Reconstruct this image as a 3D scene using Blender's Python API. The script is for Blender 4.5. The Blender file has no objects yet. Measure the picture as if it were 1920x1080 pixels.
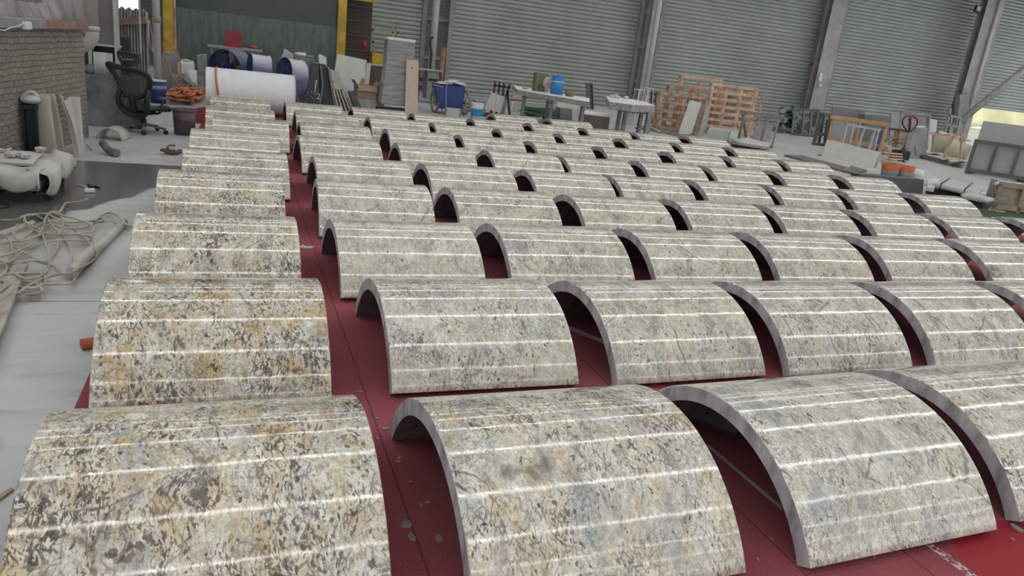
import bpy, bmesh, math, random
from mathutils import Vector, Matrix
random.seed(7)
SC = bpy.context.scene
COL = SC.collection
PI = math.pi

# ---------------------------------------------------------------- camera
EYE = 1.7
F = 1392.93
RT = Vector((0.93655491, -0.3317495, 0.11316875)).normalized()
FW = Vector((0.35051255, 0.88860599, -0.29583838)).normalized()
UP = RT.cross(FW).normalized()
CAMPOS = Vector((0, 0, EYE))
cd = bpy.data.cameras.new('camera')
cam = bpy.data.objects.new('camera', cd)
COL.objects.link(cam)
cd.sensor_width = 36.0
cd.lens = F / 1920 * 36.0
cd.clip_start = 0.05
cd.clip_end = 400
m3 = Matrix((RT, UP, -FW)).transposed()
cam.matrix_world = Matrix.Translation(CAMPOS) @ m3.to_4x4()
SC.camera = cam

# ---------------------------------------------------------------- world, exposure
W = bpy.data.worlds.new('world')
SC.world = W
W.use_nodes = True
wn = W.node_tree.nodes
wn['Background'].inputs[0].default_value = (0.97, 0.985, 1.0, 1)
wn['Background'].inputs[1].default_value = 1.2
SC.view_settings.view_transform = 'Standard'
SC.view_settings.look = 'None'
SC.view_settings.exposure = 0.10
SC.view_settings.gamma = 1.0
SC.view_settings.use_curve_mapping = False
STRIP_POWER = 11.5

# ---------------------------------------------------------------- pixel -> world helpers
def ray(u, v):
    return FW + RT * ((u - 960) / F) + UP * ((540 - v) / F)
def gp(u, v, z=0.0):
    d = ray(u, v)
    t = (z - EYE) / d.z
    return CAMPOS + d * t
def at(u, v, Y):
    d = ray(u, v)
    return CAMPOS + d * (Y / d.y)
def on_plane(u, v, p, n):
    d = ray(u, v)
    t = (Vector(p) - CAMPOS).dot(Vector(n)) / d.dot(Vector(n))
    return CAMPOS + d * t
def foot(u, Y, z=0.0):
    lo, hi = -500.0, 3000.0
    for _ in range(60):
        m = (lo + hi) / 2
        if at(u, m, Y).z > z: lo = m
        else: hi = m
    return at(u, lo, Y)
def proj(p):
    q = Vector(p) - CAMPOS
    z = q.dot(FW)
    return 960 + F * q.dot(RT) / z, 540 - F * q.dot(UP) / z
def height_to(p, v):
    lo, hi = 0.0, 12.0
    for _ in range(50):
        m = (lo + hi) / 2
        if proj((p[0], p[1], p[2] + m))[1] > v: lo = m
        else: hi = m
    return lo

# ---------------------------------------------------------------- materials
MATS = {}
def nodes_of(name):
    m = bpy.data.materials.new(name)
    m.use_nodes = True
    nt = m.node_tree
    return m, nt, nt.nodes, nt.links, nt.nodes['Principled BSDF']
def N(nt, typ, **kw):
    n = nt.nodes.new(typ)
    for k, v in kw.items():
        if k.startswith('i_'):
            key = k[2:]
            n.inputs[int(key) if key.isdigit() else key].default_value = v
        else:
            setattr(n, k, v)
    return n
def ramp(nt, stops, interp='LINEAR'):
    r = nt.nodes.new('ShaderNodeValToRGB')
    r.color_ramp.interpolation = interp
    e = r.color_ramp.elements
    while len(e) < len(stops): e.new(0.5)
    for el, (p, c) in zip(e, stops):
        el.position = p
        el.color = (c, c, c, 1) if isinstance(c, (int, float)) else (*c, 1)
    return r
def mixc(nt, fac, a, b, mode='MIX'):
    m = nt.nodes.new('ShaderNodeMix')
    m.data_type = 'RGBA'; m.blend_type = mode
    for s, val in ((m.inputs[0], fac), (m.inputs[6], a), (m.inputs[7], b)):
        if isinstance(val, (tuple, list)): s.default_value = (*val[:3], 1)
        elif isinstance(val, (int, float)): s.default_value = val
        else: nt.links.new(val, s)
    return m.outputs[2]
def math_(nt, op, a, b=None, clamp=False):
    m = nt.nodes.new('ShaderNodeMath'); m.operation = op; m.use_clamp = clamp
    for s, val in zip(m.inputs, (a, b)):
        if val is None: continue
        if isinstance(val, (int, float)): s.default_value = val
        else: nt.links.new(val, s)
    return m.outputs[0]
def mat(name, col, rough=0.6, metal=0.0, var=0.12, scale=6.0, bump=0.0, dust=0.0, dustcol=(0.5, 0.5, 0.49), col2=None, stretch=None, spec=0.5):
    """Generic surface: base colour broken up by soft noise, dust settled on upward faces, optional bump."""
    if name in MATS: return MATS[name]
    m, nt, ns, lk, b = nodes_of(name)
    tc = N(nt, 'ShaderNodeTexCoord')
    mp = N(nt, 'ShaderNodeMapping')
    mp.inputs['Scale'].default_value = stretch or (1, 1, 1)
    lk.new(tc.outputs['Object'], mp.inputs[0])
    nz = N(nt, 'ShaderNodeTexNoise', i_Scale=scale, i_Detail=5.0, i_Roughness=0.6)
    lk.new(mp.outputs[0], nz.inputs['Vector'])
    c2 = col2 or tuple(c * (1 - 2.2 * var) for c in col)
    c1 = tuple(min(1, c * (1 + var)) for c in col) if not col2 else col
    r = ramp(nt, [(0.32, c2), (0.68, c1)])
    lk.new(nz.outputs[0], r.inputs[0])
    out = r.outputs[0]
    if dust > 0:
        g = N(nt, 'ShaderNodeNewGeometry')
        sx = N(nt, 'ShaderNodeSeparateXYZ'); lk.new(g.outputs['Normal'], sx.inputs[0])
        up = math_(nt, 'MULTIPLY', math_(nt, 'MAXIMUM', sx.outputs[2], 0.0), dust, True)
        out = mixc(nt, up, out, dustcol)
    lk.new(out, b.inputs['Base Color'])
    b.inputs['Roughness'].default_value = rough
    b.inputs['Metallic'].default_value = metal
    b.inputs['Specular IOR Level'].default_value = spec
    if bump > 0:
        n2 = N(nt, 'ShaderNodeTexNoise', i_Scale=scale * 6, i_Detail=4.0)
        lk.new(mp.outputs[0], n2.inputs['Vector'])
        bp = N(nt, 'ShaderNodeBump', i_Strength=bump, i_Distance=0.01)
        lk.new(n2.outputs[0], bp.inputs['Height'])
        lk.new(bp.outputs[0], b.inputs['Normal'])
    MATS[name] = m
    return m

def granite_material():
    """Polished cream granite: cream/white/blue-grey clouds, gold stains, dark crystal flecks, thin cracks.
    Each stone's object colour sets how golden (R), how dark-flecked (G) it is and where in the block it was cut (B)."""
    m, nt, ns, lk, b = nodes_of('polished_granite')
    tc = N(nt, 'ShaderNodeTexCoord'); oi = N(nt, 'ShaderNodeObjectInfo')
    sc = N(nt, 'ShaderNodeSeparateColor'); lk.new(oi.outputs['Color'], sc.inputs[0])
    gold, dark, seed = sc.outputs[0], sc.outputs[1], sc.outputs[2]
    off = N(nt, 'ShaderNodeCombineXYZ')
    lk.new(math_(nt, 'MULTIPLY', seed, 61.0), off.inputs[0]); lk.new(math_(nt, 'MULTIPLY', seed, 23.0), off.inputs[1]); lk.new(math_(nt, 'MULTIPLY', seed, 41.0), off.inputs[2])
    va = N(nt, 'ShaderNodeVectorMath', operation='ADD'); lk.new(tc.outputs['Object'], va.inputs[0]); lk.new(off.outputs[0], va.inputs[1])
    # warp
    wz = N(nt, 'ShaderNodeTexNoise', i_Scale=5.0, i_Detail=3.0); lk.new(va.outputs[0], wz.inputs['Vector'])
    ws = N(nt, 'ShaderNodeVectorMath', operation='SCALE'); ws.inputs['Scale'].default_value = 0.09
    lk.new(wz.outputs['Color'], ws.inputs[0])
    P = N(nt, 'ShaderNodeVectorMath', operation='ADD'); lk.new(va.outputs[0], P.inputs[0]); lk.new(ws.outputs[0], P.inputs[1])
    mp = N(nt, 'ShaderNodeMapping'); mp.inputs['Scale'].default_value = (1.5, 0.85, 0.85); mp.inputs['Rotation'].default_value = (0, 0.25, 0.5)
    lk.new(P.outputs[0], mp.inputs[0])
    def noise(scale, detail, vec, rough=0.55, dist=0.0):
        n = N(nt, 'ShaderNodeTexNoise', i_Scale=scale, i_Detail=detail, i_Roughness=rough, i_Distortion=dist)
        lk.new(vec, n.inputs['Vector']); return n.outputs[0]
    v0 = P.outputs[0]; v1 = mp.outputs[0]
    big = noise(2.6, 3, v0); mid = noise(7.0, 4, v1)
    def rr(x, *st):
        r = ramp(nt, list(st)); lk.new(x, r.inputs[0]); return r.outputs[0]
    cream = (0.80, 0.73, 0.56); white = (0.86, 0.86, 0.80); blue = (0.50, 0.54, 0.56); gold_c = (0.68, 0.47, 0.20); pink = (0.72, 0.60, 0.54)
    palegrey = (0.745, 0.735, 0.65)
    warm = mixc(nt, math_(nt, 'ADD', math_(nt, 'MULTIPLY', gold, 0.75), 0.2, True), palegrey, cream)
    c = mixc(nt, rr(mid, (0.38, 0.0), (0.60, 1.0)), warm, white)
    c = mixc(nt, rr(noise(9.0, 3, v0), (0.55, 0.0), (0.68, 0.5)), c, pink)
    # greyish-blue clouds
    cl = rr(noise(3.4, 5, v1, 0.65), (0.53, 0.0), (0.68, 0.85))
    c = mixc(nt, cl, c, blue)
    # gold stains
    gs = noise(5.2, 5, v0, 0.65)
    thr = math_(nt, 'SUBTRACT', 0.74, math_(nt, 'MULTIPLY', gold, 0.24))
    gm = math_(nt, 'MULTIPLY', math_(nt, 'SUBTRACT', gs, thr), 6.0, True)
    c = mixc(nt, math_(nt, 'MULTIPLY', gm, 0.75), c, gold_c)
    # individual crystals tint
    vo = N(nt, 'ShaderNodeTexVoronoi', i_Scale=40.0); lk.new(v1, vo.inputs['Vector'])
    hs = N(nt, 'ShaderNodeSeparateColor'); lk.new(vo.outputs['Color'], hs.inputs[0])
    c = mixc(nt, 0.35, c, mixc(nt, hs.outputs[0], (0.42, 0.41, 0.37), (1.0, 0.98, 0.92)), 'MULTIPLY')
    c = mixc(nt, math_(nt, 'MULTIPLY', rr(hs.outputs[1], (0.8, 0.0), (0.86, 1.0)), math_(nt, 'MULTIPLY', gold, 0.5)), c, (0.50, 0.37, 0.21))
    # crack net around crystals, only inside clusters
    cluster = rr(noise(4.2, 5, v0, 0.65), (0.42, 0.0), (0.60, 1.0))
    ve = N(nt, 'ShaderNodeTexVoronoi', feature='DISTANCE_TO_EDGE', i_Scale=22.0); lk.new(v1, ve.inputs['Vector'])
    e1 = rr(ve.outputs['Distance'], (0.02, 1.0), (0.10, 0.0))
    brk = rr(noise(15, 3, v0), (0.45, 0.0), (0.53, 1.0))
    e1 = math_(nt, 'MULTIPLY', e1, brk)
    # streaky fleck direction round the stone
    ms = N(nt, 'ShaderNodeMapping'); ms.inputs['Scale'].default_value = (1.6, 0.55, 0.55); ms.inputs['Rotation'].default_value = (0, 0, 0.2)
    lk.new(P.outputs[0], ms.inputs[0])
    fine = rr(noise(80, 2, ms.outputs[0], 0.6), (0.575, 0.0), (0.615, 0.95))
    medf = rr(noise(42, 3, ms.outputs[0], 0.6, 0.2), (0.59, 0.0), (0.625, 0.95))
    # angular dark crystals and grainy speckle
    vc = N(nt, 'ShaderNodeTexVoronoi', i_Scale=74.0); lk.new(v1, vc.inputs['Vector'])
    cs = N(nt, 'ShaderNodeSeparateColor'); lk.new(vc.outputs['Color'], cs.inputs[0])
    cl2 = rr(noise(5.5, 5, v1, 0.7), (0.50, 0.0), (0.66, 1.0))
    pth = math_(nt, 'SUBTRACT', 0.995, math_(nt, 'MULTIPLY', cl2, math_(nt, 'ADD', math_(nt, 'MULTIPLY', dark, 0.34), 0.04)))
    cell = math_(nt, 'MULTIPLY', math_(nt, 'SUBTRACT', cs.outputs[0], pth), 60.0, True)
    vg = N(nt, 'ShaderNodeTexVoronoi', i_Scale=150.0); lk.new(v0, vg.inputs['Vector'])
    gs2 = N(nt, 'ShaderNodeSeparateColor'); lk.new(vg.outputs['Color'], gs2.inputs[0])
    c = mixc(nt, 0.38, c, mixc(nt, gs2.outputs[0], (0.48, 0.48, 0.46), (1.08, 1.08, 1.06)), 'MULTIPLY')
    grit = rr(noise(3.8, 5, v1, 0.7), (0.50, 0.03), (0.66, 0.62))
    c = mixc(nt, math_(nt, 'MULTIPLY', rr(gs2.outputs[1], (0.66, 0.0), (0.72, 1.0)), grit), c, (0.15, 0.145, 0.14))
    c = mixc(nt, math_(nt, 'MULTIPLY', cell, 0.85), c, mixc(nt, cs.outputs[1], (0.09, 0.085, 0.085), (0.24, 0.17, 0.14)))
    # dark crystal blobs
    bl = noise(27, 3, v1, 0.55, 0.25)
    bt = math_(nt, 'SUBTRACT', 0.70, math_(nt, 'MULTIPLY', math_(nt, 'MULTIPLY', dark, cluster), 0.165))
    blob = math_(nt, 'MULTIPLY', math_(nt, 'SUBTRACT', bl, bt), 18.0, True)
    amt = math_(nt, 'ADD', math_(nt, 'MULTIPLY', cluster, 0.72), 0.28)
    dk = math_(nt, 'ADD', math_(nt, 'MULTIPLY', dark, 0.45), 0.50)
    net = math_(nt, 'MULTIPLY', math_(nt, 'MAXIMUM', math_(nt, 'MAXIMUM', e1, fine), medf), math_(nt, 'MULTIPLY', amt, dk), True)
    c = mixc(nt, net, c, (0.11, 0.10, 0.092))
    c = mixc(nt, math_(nt, 'MULTIPLY', blob, 0.92), c, mixc(nt, rr(hs.outputs[2], (0.3, 0.0), (0.7, 1.0)), (0.075, 0.07, 0.068), (0.19, 0.125, 0.10)))
    # grey smoky streaks
    smo = rr(noise(6.0, 5, ms.outputs[0], 0.7), (0.53, 0.0), (0.68, 0.62))
    c = mixc(nt, smo, c, (0.25, 0.24, 0.23))
    # long wandering veins
    wv = N(nt, 'ShaderNodeTexVoronoi', feature='DISTANCE_TO_EDGE', i_Scale=2.0); lk.new(v0, wv.inputs['Vector'])
    vein = math_(nt, 'MULTIPLY', rr(wv.outputs['Distance'], (0.002, 1.0), (0.014, 0.0)), rr(noise(3, 3, v1), (0.50, 0.0), (0.60, 0.75)))
    c = mixc(nt, vein, c, (0.17, 0.14, 0.11))
    lk.new(c, b.inputs['Base Color'])
    rn = N(nt, 'ShaderNodeTexNoise', i_Scale=22.0, i_Detail=4.0, i_Roughness=0.7); lk.new(v0, rn.inputs['Vector'])
    rnr = ramp(nt, [(0.40, 0.06), (0.65, 0.15)]); lk.new(rn.outputs[0], rnr.inputs[0]); lk.new(rnr.outputs[0], b.inputs['Roughness'])
    b.inputs['IOR'].default_value = 1.55
    # slight waviness of the polish
    bw = N(nt, 'ShaderNodeTexNoise', i_Scale=9.0, i_Detail=1.0); lk.new(tc.outputs['Object'], bw.inputs['Vector'])
    bp = N(nt, 'ShaderNodeBump', i_Strength=0.035, i_Distance=0.02); lk.new(bw.outputs[0], bp.inputs['Height']); lk.new(bp.outputs[0], b.inputs['Normal'])
    return m
M_GRAN = granite_material()
M_SAWN = mat('sawn_granite', (0.42, 0.405, 0.42), 0.75, var=0.22, scale=14, bump=0.3, stretch=(1, 1, 0.4))
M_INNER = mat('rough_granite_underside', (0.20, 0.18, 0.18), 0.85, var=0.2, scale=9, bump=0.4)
M_STEEL = mat('painted_grey_steel', (0.30, 0.31, 0.305), 0.5, var=0.12, scale=3)
M_COLUMN = mat('dusty_column_paint', (0.40, 0.40, 0.37), 0.6, var=0.12, scale=2)
M_SHUT = mat('shutter_paint', (0.40, 0.435, 0.415), 0.42, var=0.07, scale=0.6, metal=0.15)
M_WOOD = mat('pale_pine', (0.50, 0.33, 0.20), 0.7, var=0.2, scale=5, stretch=(1, 1, 5), bump=0.2)
M_REDWOOD = mat('reddish_crate_wood', (0.56, 0.37, 0.27), 0.7, var=0.25, scale=4, bump=0.2)
M_WHITE = mat('white_plastic', (0.72, 0.73, 0.73), 0.45, var=0.04)
M_WSLAB = mat('pale_stone_slab', (0.50, 0.50, 0.47), 0.45, var=0.05, scale=3)
M_GSLAB = mat('greenish_white_slab', (0.52, 0.56, 0.52), 0.4, var=0.05, scale=3)
M_DARKSLAB = mat('dark_stone_slab', (0.075, 0.08, 0.085), 0.5, var=0.2, dust=0.7)
M_GREYSLAB = mat('mid_grey_slab', (0.28, 0.29, 0.29), 0.5, var=0.1, dust=0.5)
M_BLACK = mat('black_plastic', (0.012, 0.013, 0.015), 0.45, var=0.1, dust=0.08, dustcol=(0.25, 0.25, 0.25))
M_ORANGE = mat('orange_hose_rubber', (0.62, 0.20, 0.07), 0.55, var=0.15, dust=0.25, dustcol=(0.6, 0.45, 0.35))
M_CREAM_HOSE = mat('cream_hose_rubber', (0.47, 0.43, 0.34), 0.6, var=0.12)
M_PVC = mat('dusty_white_pvc', (0.50, 0.48, 0.44), 0.5, var=0.08)

# ---------------------------------------------------------------- mesh helpers
class MB:
    def __init__(s): s.bm = bmesh.new()
    def box(s, c, size, rot=None, mi=0):
        r = bmesh.ops.create_cube(s.bm, size=1.0)
        mt = Matrix.Translation(Vector(c)) @ ((rot.to_4x4() if rot else Matrix.Identity(4))) @ Matrix.Diagonal((*size, 1))
        bmesh.ops.transform(s.bm, matrix=mt, verts=r['verts'])
        for v in r['verts']:
            for f in v.link_faces: f.material_index = mi
        return s
    def bar(s, a, b, w, h=None, up=(0, 0, 1), mi=0):
        a = Vector(a); b = Vector(b); h = h or w
        d = b - a; L = d.length
        z = d.normalized(); x = Vector(up).cross(z)
        if x.length < 1e-3: x = Vector((1, 0, 0)).cross(z)
        x.normalize(); y = z.cross(x)
        rot = Matrix((x, y, z)).transposed()
        return s.box((a + b) / 2, (w, h, L), rot, mi)
    def cyl(s, a, b, r, r2=None, seg=20, caps=True, mi=0):
        a = Vector(a); b = Vector(b); d = b - a
        q = d.to_track_quat('Z', 'Y').to_matrix().to_4x4()
        res = bmesh.ops.create_cone(s.bm, cap_ends=caps, segments=seg, radius1=r, radius2=r if r2 is None else r2, depth=d.length)
        bmesh.ops.transform(s.bm, matrix=Matrix.Translation((a + b) / 2) @ q, verts=res['verts'])
        for v in res['verts']:
            for f in v.link_faces:
                f.material_index = mi
                if len(f.verts) == 4: f.smooth = True
        return s
    def tube(s, pts, r, seg=8, closed=False, mi=0):
        pts = [Vector(p) for p in pts]; n = len(pts); rings = []
        prev = None
        for i, p in enumerate(pts):
            t = (pts[(i + 1) % n] - pts[i - 1]) if closed or 0 < i < n - 1 else (pts[1] - pts[0] if i == 0 else pts[-1] - pts[-2])
            t.normalize()
            if prev is None:
                x = t.orthogonal().normalized()
            else:
                x = prev - t * prev.dot(t)
                x = x.normalized() if x.length > 1e-6 else t.orthogonal().normalized()
            prev = x; y = t.cross(x)
            rings.append([s.bm.verts.new(p + (x * math.cos(a) + y * math.sin(a)) * r) for a in [2 * PI * k / seg for k in range(seg)]])
        m = n if closed else n - 1
        for i in range(m):
            A, B = rings[i], rings[(i + 1) % n]
            for k in range(seg):
                f = s.bm.faces.new((A[k], A[(k + 1) % seg], B[(k + 1) % seg], B[k])); f.smooth = True; f.material_index = mi
        if not closed:
            for R_, fl in ((rings[0], True), (rings[-1], False)):
                f = s.bm.faces.new(R_[::-1] if fl else R_); f.material_index = mi
        return s
    def lathe(s, c, prof, seg=28, axis=(0, 0, 1), mi=0, arc=None):
        """prof: list of (radius, height) along axis from c"""
        q = Vector(axis).to_track_quat('Z', 'Y').to_matrix()
        full = arc is None
        a0, a1 = (0, 2 * PI) if full else arc
        k_ = seg if full else seg + 1
        rings = []
        for r, h in prof:
            rings.append([s.bm.verts.new(Vector(c) + q @ Vector((r * math.cos(a0 + (a1 - a0) * k / seg), r * math.sin(a0 + (a1 - a0) * k / seg), h))) for k in range(k_)])
        for A, B in zip(rings, rings[1:]):
            for k in range(seg):
                k2 = (k + 1) % k_
                try:
                    f = s.bm.faces.new((A[k], A[k2], B[k2], B[k])); f.smooth = True; f.material_index = mi
                except ValueError: pass
        return s
    def prism(s, pts, vec, mi=0):
        """extrude polygon pts (3D) by vec"""
        vec = Vector(vec)
        a = [s.bm.verts.new(Vector(p)) for p in pts]; b = [s.bm.verts.new(Vector(p) + vec) for p in pts]
        n = len(a); fs = [s.bm.faces.new(a[::-1]), s.bm.faces.new(b)]
        for i in range(n): fs.append(s.bm.faces.new((a[i], a[(i + 1) % n], b[(i + 1) % n], b[i])))
        for f in fs: f.material_index = mi
        return s
    def blob(s, c, size, rnd=0.25, sub=2, mi=0, flat=False):
        r = bmesh.ops.create_icosphere(s.bm, subdivisions=sub, radius=1.0)
        for v in r['verts']:
            v.co = v.co * (1 + random.uniform(-rnd, rnd))
            v.co = Vector((v.co.x * size[0], v.co.y * size[1], v.co.z * size[2])) + Vector(c)
        for v in r['verts']:
            for f in v.link_faces: f.material_index = mi; f.smooth = not flat
        return s
    def grid(s, fn, nu, nv, mi=0, smooth=True):
        vs = [[s.bm.verts.new(fn(i / nu, j / nv)) for j in range(nv + 1)] for i in range(nu + 1)]
        for i in range(nu):
            for j in range(nv):
                f = s.bm.faces.new((vs[i][j], vs[i + 1][j], vs[i + 1][j + 1], vs[i][j + 1])); f.smooth = smooth; f.material_index = mi
        return s
    def done(s, name, mats, parent=None, bevel=0.0, solid=0.0, sub=0, loc=None):
        if not isinstance(mats, (list, tuple)): mats = [mats]
        bmesh.ops.recalc_face_normals(s.bm, faces=s.bm.faces)
        if bevel > 0:
            bmesh.ops.bevel(s.bm, geom=[e for e in s.bm.edges if len(e.link_faces) == 2 and e.calc_face_angle(0) > 0.6], offset=bevel, segments=2, affect='EDGES', profile=0.5)
        xs = [v.co for v in s.bm.verts]
        if parent is not None: o0 = parent.location.copy()
        elif loc is not None: o0 = Vector(loc)
        else:
            mn = Vector((min(v.x for v in xs), min(v.y for v in xs), min(v.z for v in xs))); mx = Vector((max(v.x for v in xs), max(v.y for v in xs), 0))
            o0 = Vector(((mn.x + mx.x) / 2, (mn.y + mx.y) / 2, mn.z))
        for v in s.bm.verts: v.co -= o0
        me = bpy.data.meshes.new(name); s.bm.to_mesh(me); s.bm.free()
        for m in mats: me.materials.append(m)
        o = bpy.data.objects.new(name, me); COL.objects.link(o)
        if parent is not None: o.parent = parent
        else: o.location = o0
        if solid:
            md = o.modifiers.new('Solidify', 'SOLIDIFY'); md.thickness = solid; md.offset = 0
        if sub:
            md = o.modifiers.new('Subsurf', 'SUBSURF'); md.levels = sub; md.render_levels = sub
        return o
def under(o, part):
    """hang o, built for the same thing, under one of its parts"""
    o.parent = part
    return o
def tag(o, label, cat, group=None, kind=None):
    o['label'] = label; o['category'] = cat
    if group: o['group'] = group
    if kind: o['kind'] = kind
    return o
def struct(o): o['kind'] = 'structure'; return o
def thing(name, label, cat, loc, group=None):
    o = bpy.data.objects.new(name, None); COL.objects.link(o)
    o.location = Vector(loc); o.empty_display_size = 0.2
    return tag(o, label, cat, group)
def cr(pts, n=6, closed=False):
    """Catmull-Rom through pts"""
    pts = [Vector(p) for p in pts]; L = len(pts); out = []
    rng = range(L if closed else L - 1)
    for i in rng:
        p0 = pts[i - 1] if (i > 0 or closed) else pts[0] * 2 - pts[1]
        p1 = pts[i]; p2 = pts[(i + 1) % L]
        p3 = pts[(i + 2) % L] if (closed or i + 2 < L) else p2 * 2 - p1
        for k in range(n):
            t = k / n
            out.append(0.5 * ((2 * p1) + (p2 - p0) * t + (2 * p0 - 5 * p1 + 4 * p2 - p3) * t * t + (3 * p1 - p0 - 3 * p2 + p3) * t ** 3))
    if not closed: out.append(pts[-1])
    return out
def trace(pts, Y):
    """pixel outline -> points in the upright plane y = Y; a None height means the floor"""
    return [foot(u, Y) if v is None else at(u, v, Y) for u, v in pts]
RZ = lambda a: Matrix.Rotation(a, 3, 'Z')

# ================================================================= SETTING
WALL_Y = 29.0
ROOF_Z = 8.0
# ---- floor: dusty concrete with slab joints, scuffs and a wet patch on the left
def concrete():
    m, nt, ns, lk, b = nodes_of('dusty_concrete')
    tc = N(nt, 'ShaderNodeTexCoord'); V = tc.outputs['Object']
    n1 = N(nt, 'ShaderNodeTexNoise', i_Scale=0.7, i_Detail=6.0, i_Roughness=0.6); lk.new(V, n1.inputs['Vector'])
    mp = N(nt, 'ShaderNodeMapping'); mp.inputs['Scale'].default_value = (1.0, 3.2, 1); lk.new(V, mp.inputs[0])
    n2 = N(nt, 'ShaderNodeTexNoise', i_Scale=2.6, i_Detail=6.0, i_Roughness=0.65, i_Distortion=0.6); lk.new(mp.outputs[0], n2.inputs['Vector'])
    r1 = ramp(nt, [(0.3, (0.43, 0.445, 0.45)), (0.7, (0.58, 0.59, 0.585))]); lk.new(n1.outputs[0], r1.inputs[0])
    r2 = ramp(nt, [(0.25, 0.62), (0.45, 0.97), (0.7, 1.05)]); lk.new(n2.outputs[0], r2.inputs[0])
    c = mixc(nt, 1.0, r1.outputs[0], r2.outputs[0], 'MULTIPLY')
    sx = N(nt, 'ShaderNodeSeparateXYZ'); lk.new(V, sx.inputs[0])
    # joint across
    def line(coord, pos, w):
        d = math_(nt, 'ABSOLUTE', math_(nt, 'SUBTRACT', coord, pos))
        return math_(nt, 'LESS_THAN', d, w)
    j = math_(nt, 'MAXIMUM', line(sx.outputs[1], 4.83, 0.006), line(sx.outputs[1], 12.3, 0.01))
    c = mixc(nt, j, c, (0.16, 0.16, 0.16))
    # wet stain with ragged edge: inside ellipse-ish region at the foot of the left wall
    nw = N(nt, 'ShaderNodeTexNoise', i_Scale=2.2, i_Detail=5.0); lk.new(V, nw.inputs['Vector'])
    wob = math_(nt, 'MULTIPLY', math_(nt, 'SUBTRACT', nw.outputs[0], 0.5), 0.9)
    yy = math_(nt, 'ADD', sx.outputs[1], wob)
    # front boundary runs from (-2, 6.6) to (-0.6, 8.2)
    fb = math_(nt, 'SUBTRACT', yy, math_(nt, 'ADD', 9.9, math_(nt, 'MULTIPLY', sx.outputs[0], 2.1)))
    front = math_(nt, 'MULTIPLY', math_(nt, 'ADD', fb, 0.1), 9.0, True)
    back = math_(nt, 'MULTIPLY', math_(nt, 'SUBTRACT', 9.75, sx.outputs[1]), 14.0, True)
    xr = math_(nt, 'MULTIPLY', math_(nt, 'SUBTRACT', -0.2, sx.outputs[0]), 4.0, True)
    wet = math_(nt, 'MULTIPLY', math_(nt, 'MULTIPLY', front, back), xr)
    c = mixc(nt, math_(nt, 'MULTIPLY', wet, 0.92), c, (0.10, 0.10, 0.097))
    # brown spill near the front
    dx = math_(nt, 'SUBTRACT', sx.outputs[0], -0.93); dy = math_(nt, 'SUBTRACT', sx.outputs[1], 3.12)
    rd = math_(nt, 'SQRT', math_(nt, 'ADD', math_(nt, 'MULTIPLY', dx, dx), math_(nt, 'MULTIPLY', math_(nt, 'MULTIPLY', dy, dy), 0.5)))
    sp = math_(nt, 'MULTIPLY', math_(nt, 'SUBTRACT', math_(nt, 'ADD', 0.07, math_(nt, 'MULTIPLY', wob, 0.25)), rd), 25.0, True)
    c = mixc(nt, math_(nt, 'MULTIPLY', sp, 0.6), c, (0.36, 0.25, 0.13))
    lk.new(c, b.inputs['Base Color'])
    rg = math_(nt, 'SUBTRACT', 0.55, math_(nt, 'MULTIPLY', wet, 0.35))
    lk.new(rg, b.inputs['Roughness'])
    return m
M_CONC = concrete()
mb = MB(); mb.box((20, 8, -0.1), (56, 46, 0.2)); struct(mb.done('floor', M_CONC, loc=(0, 0, 0)))

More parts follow.
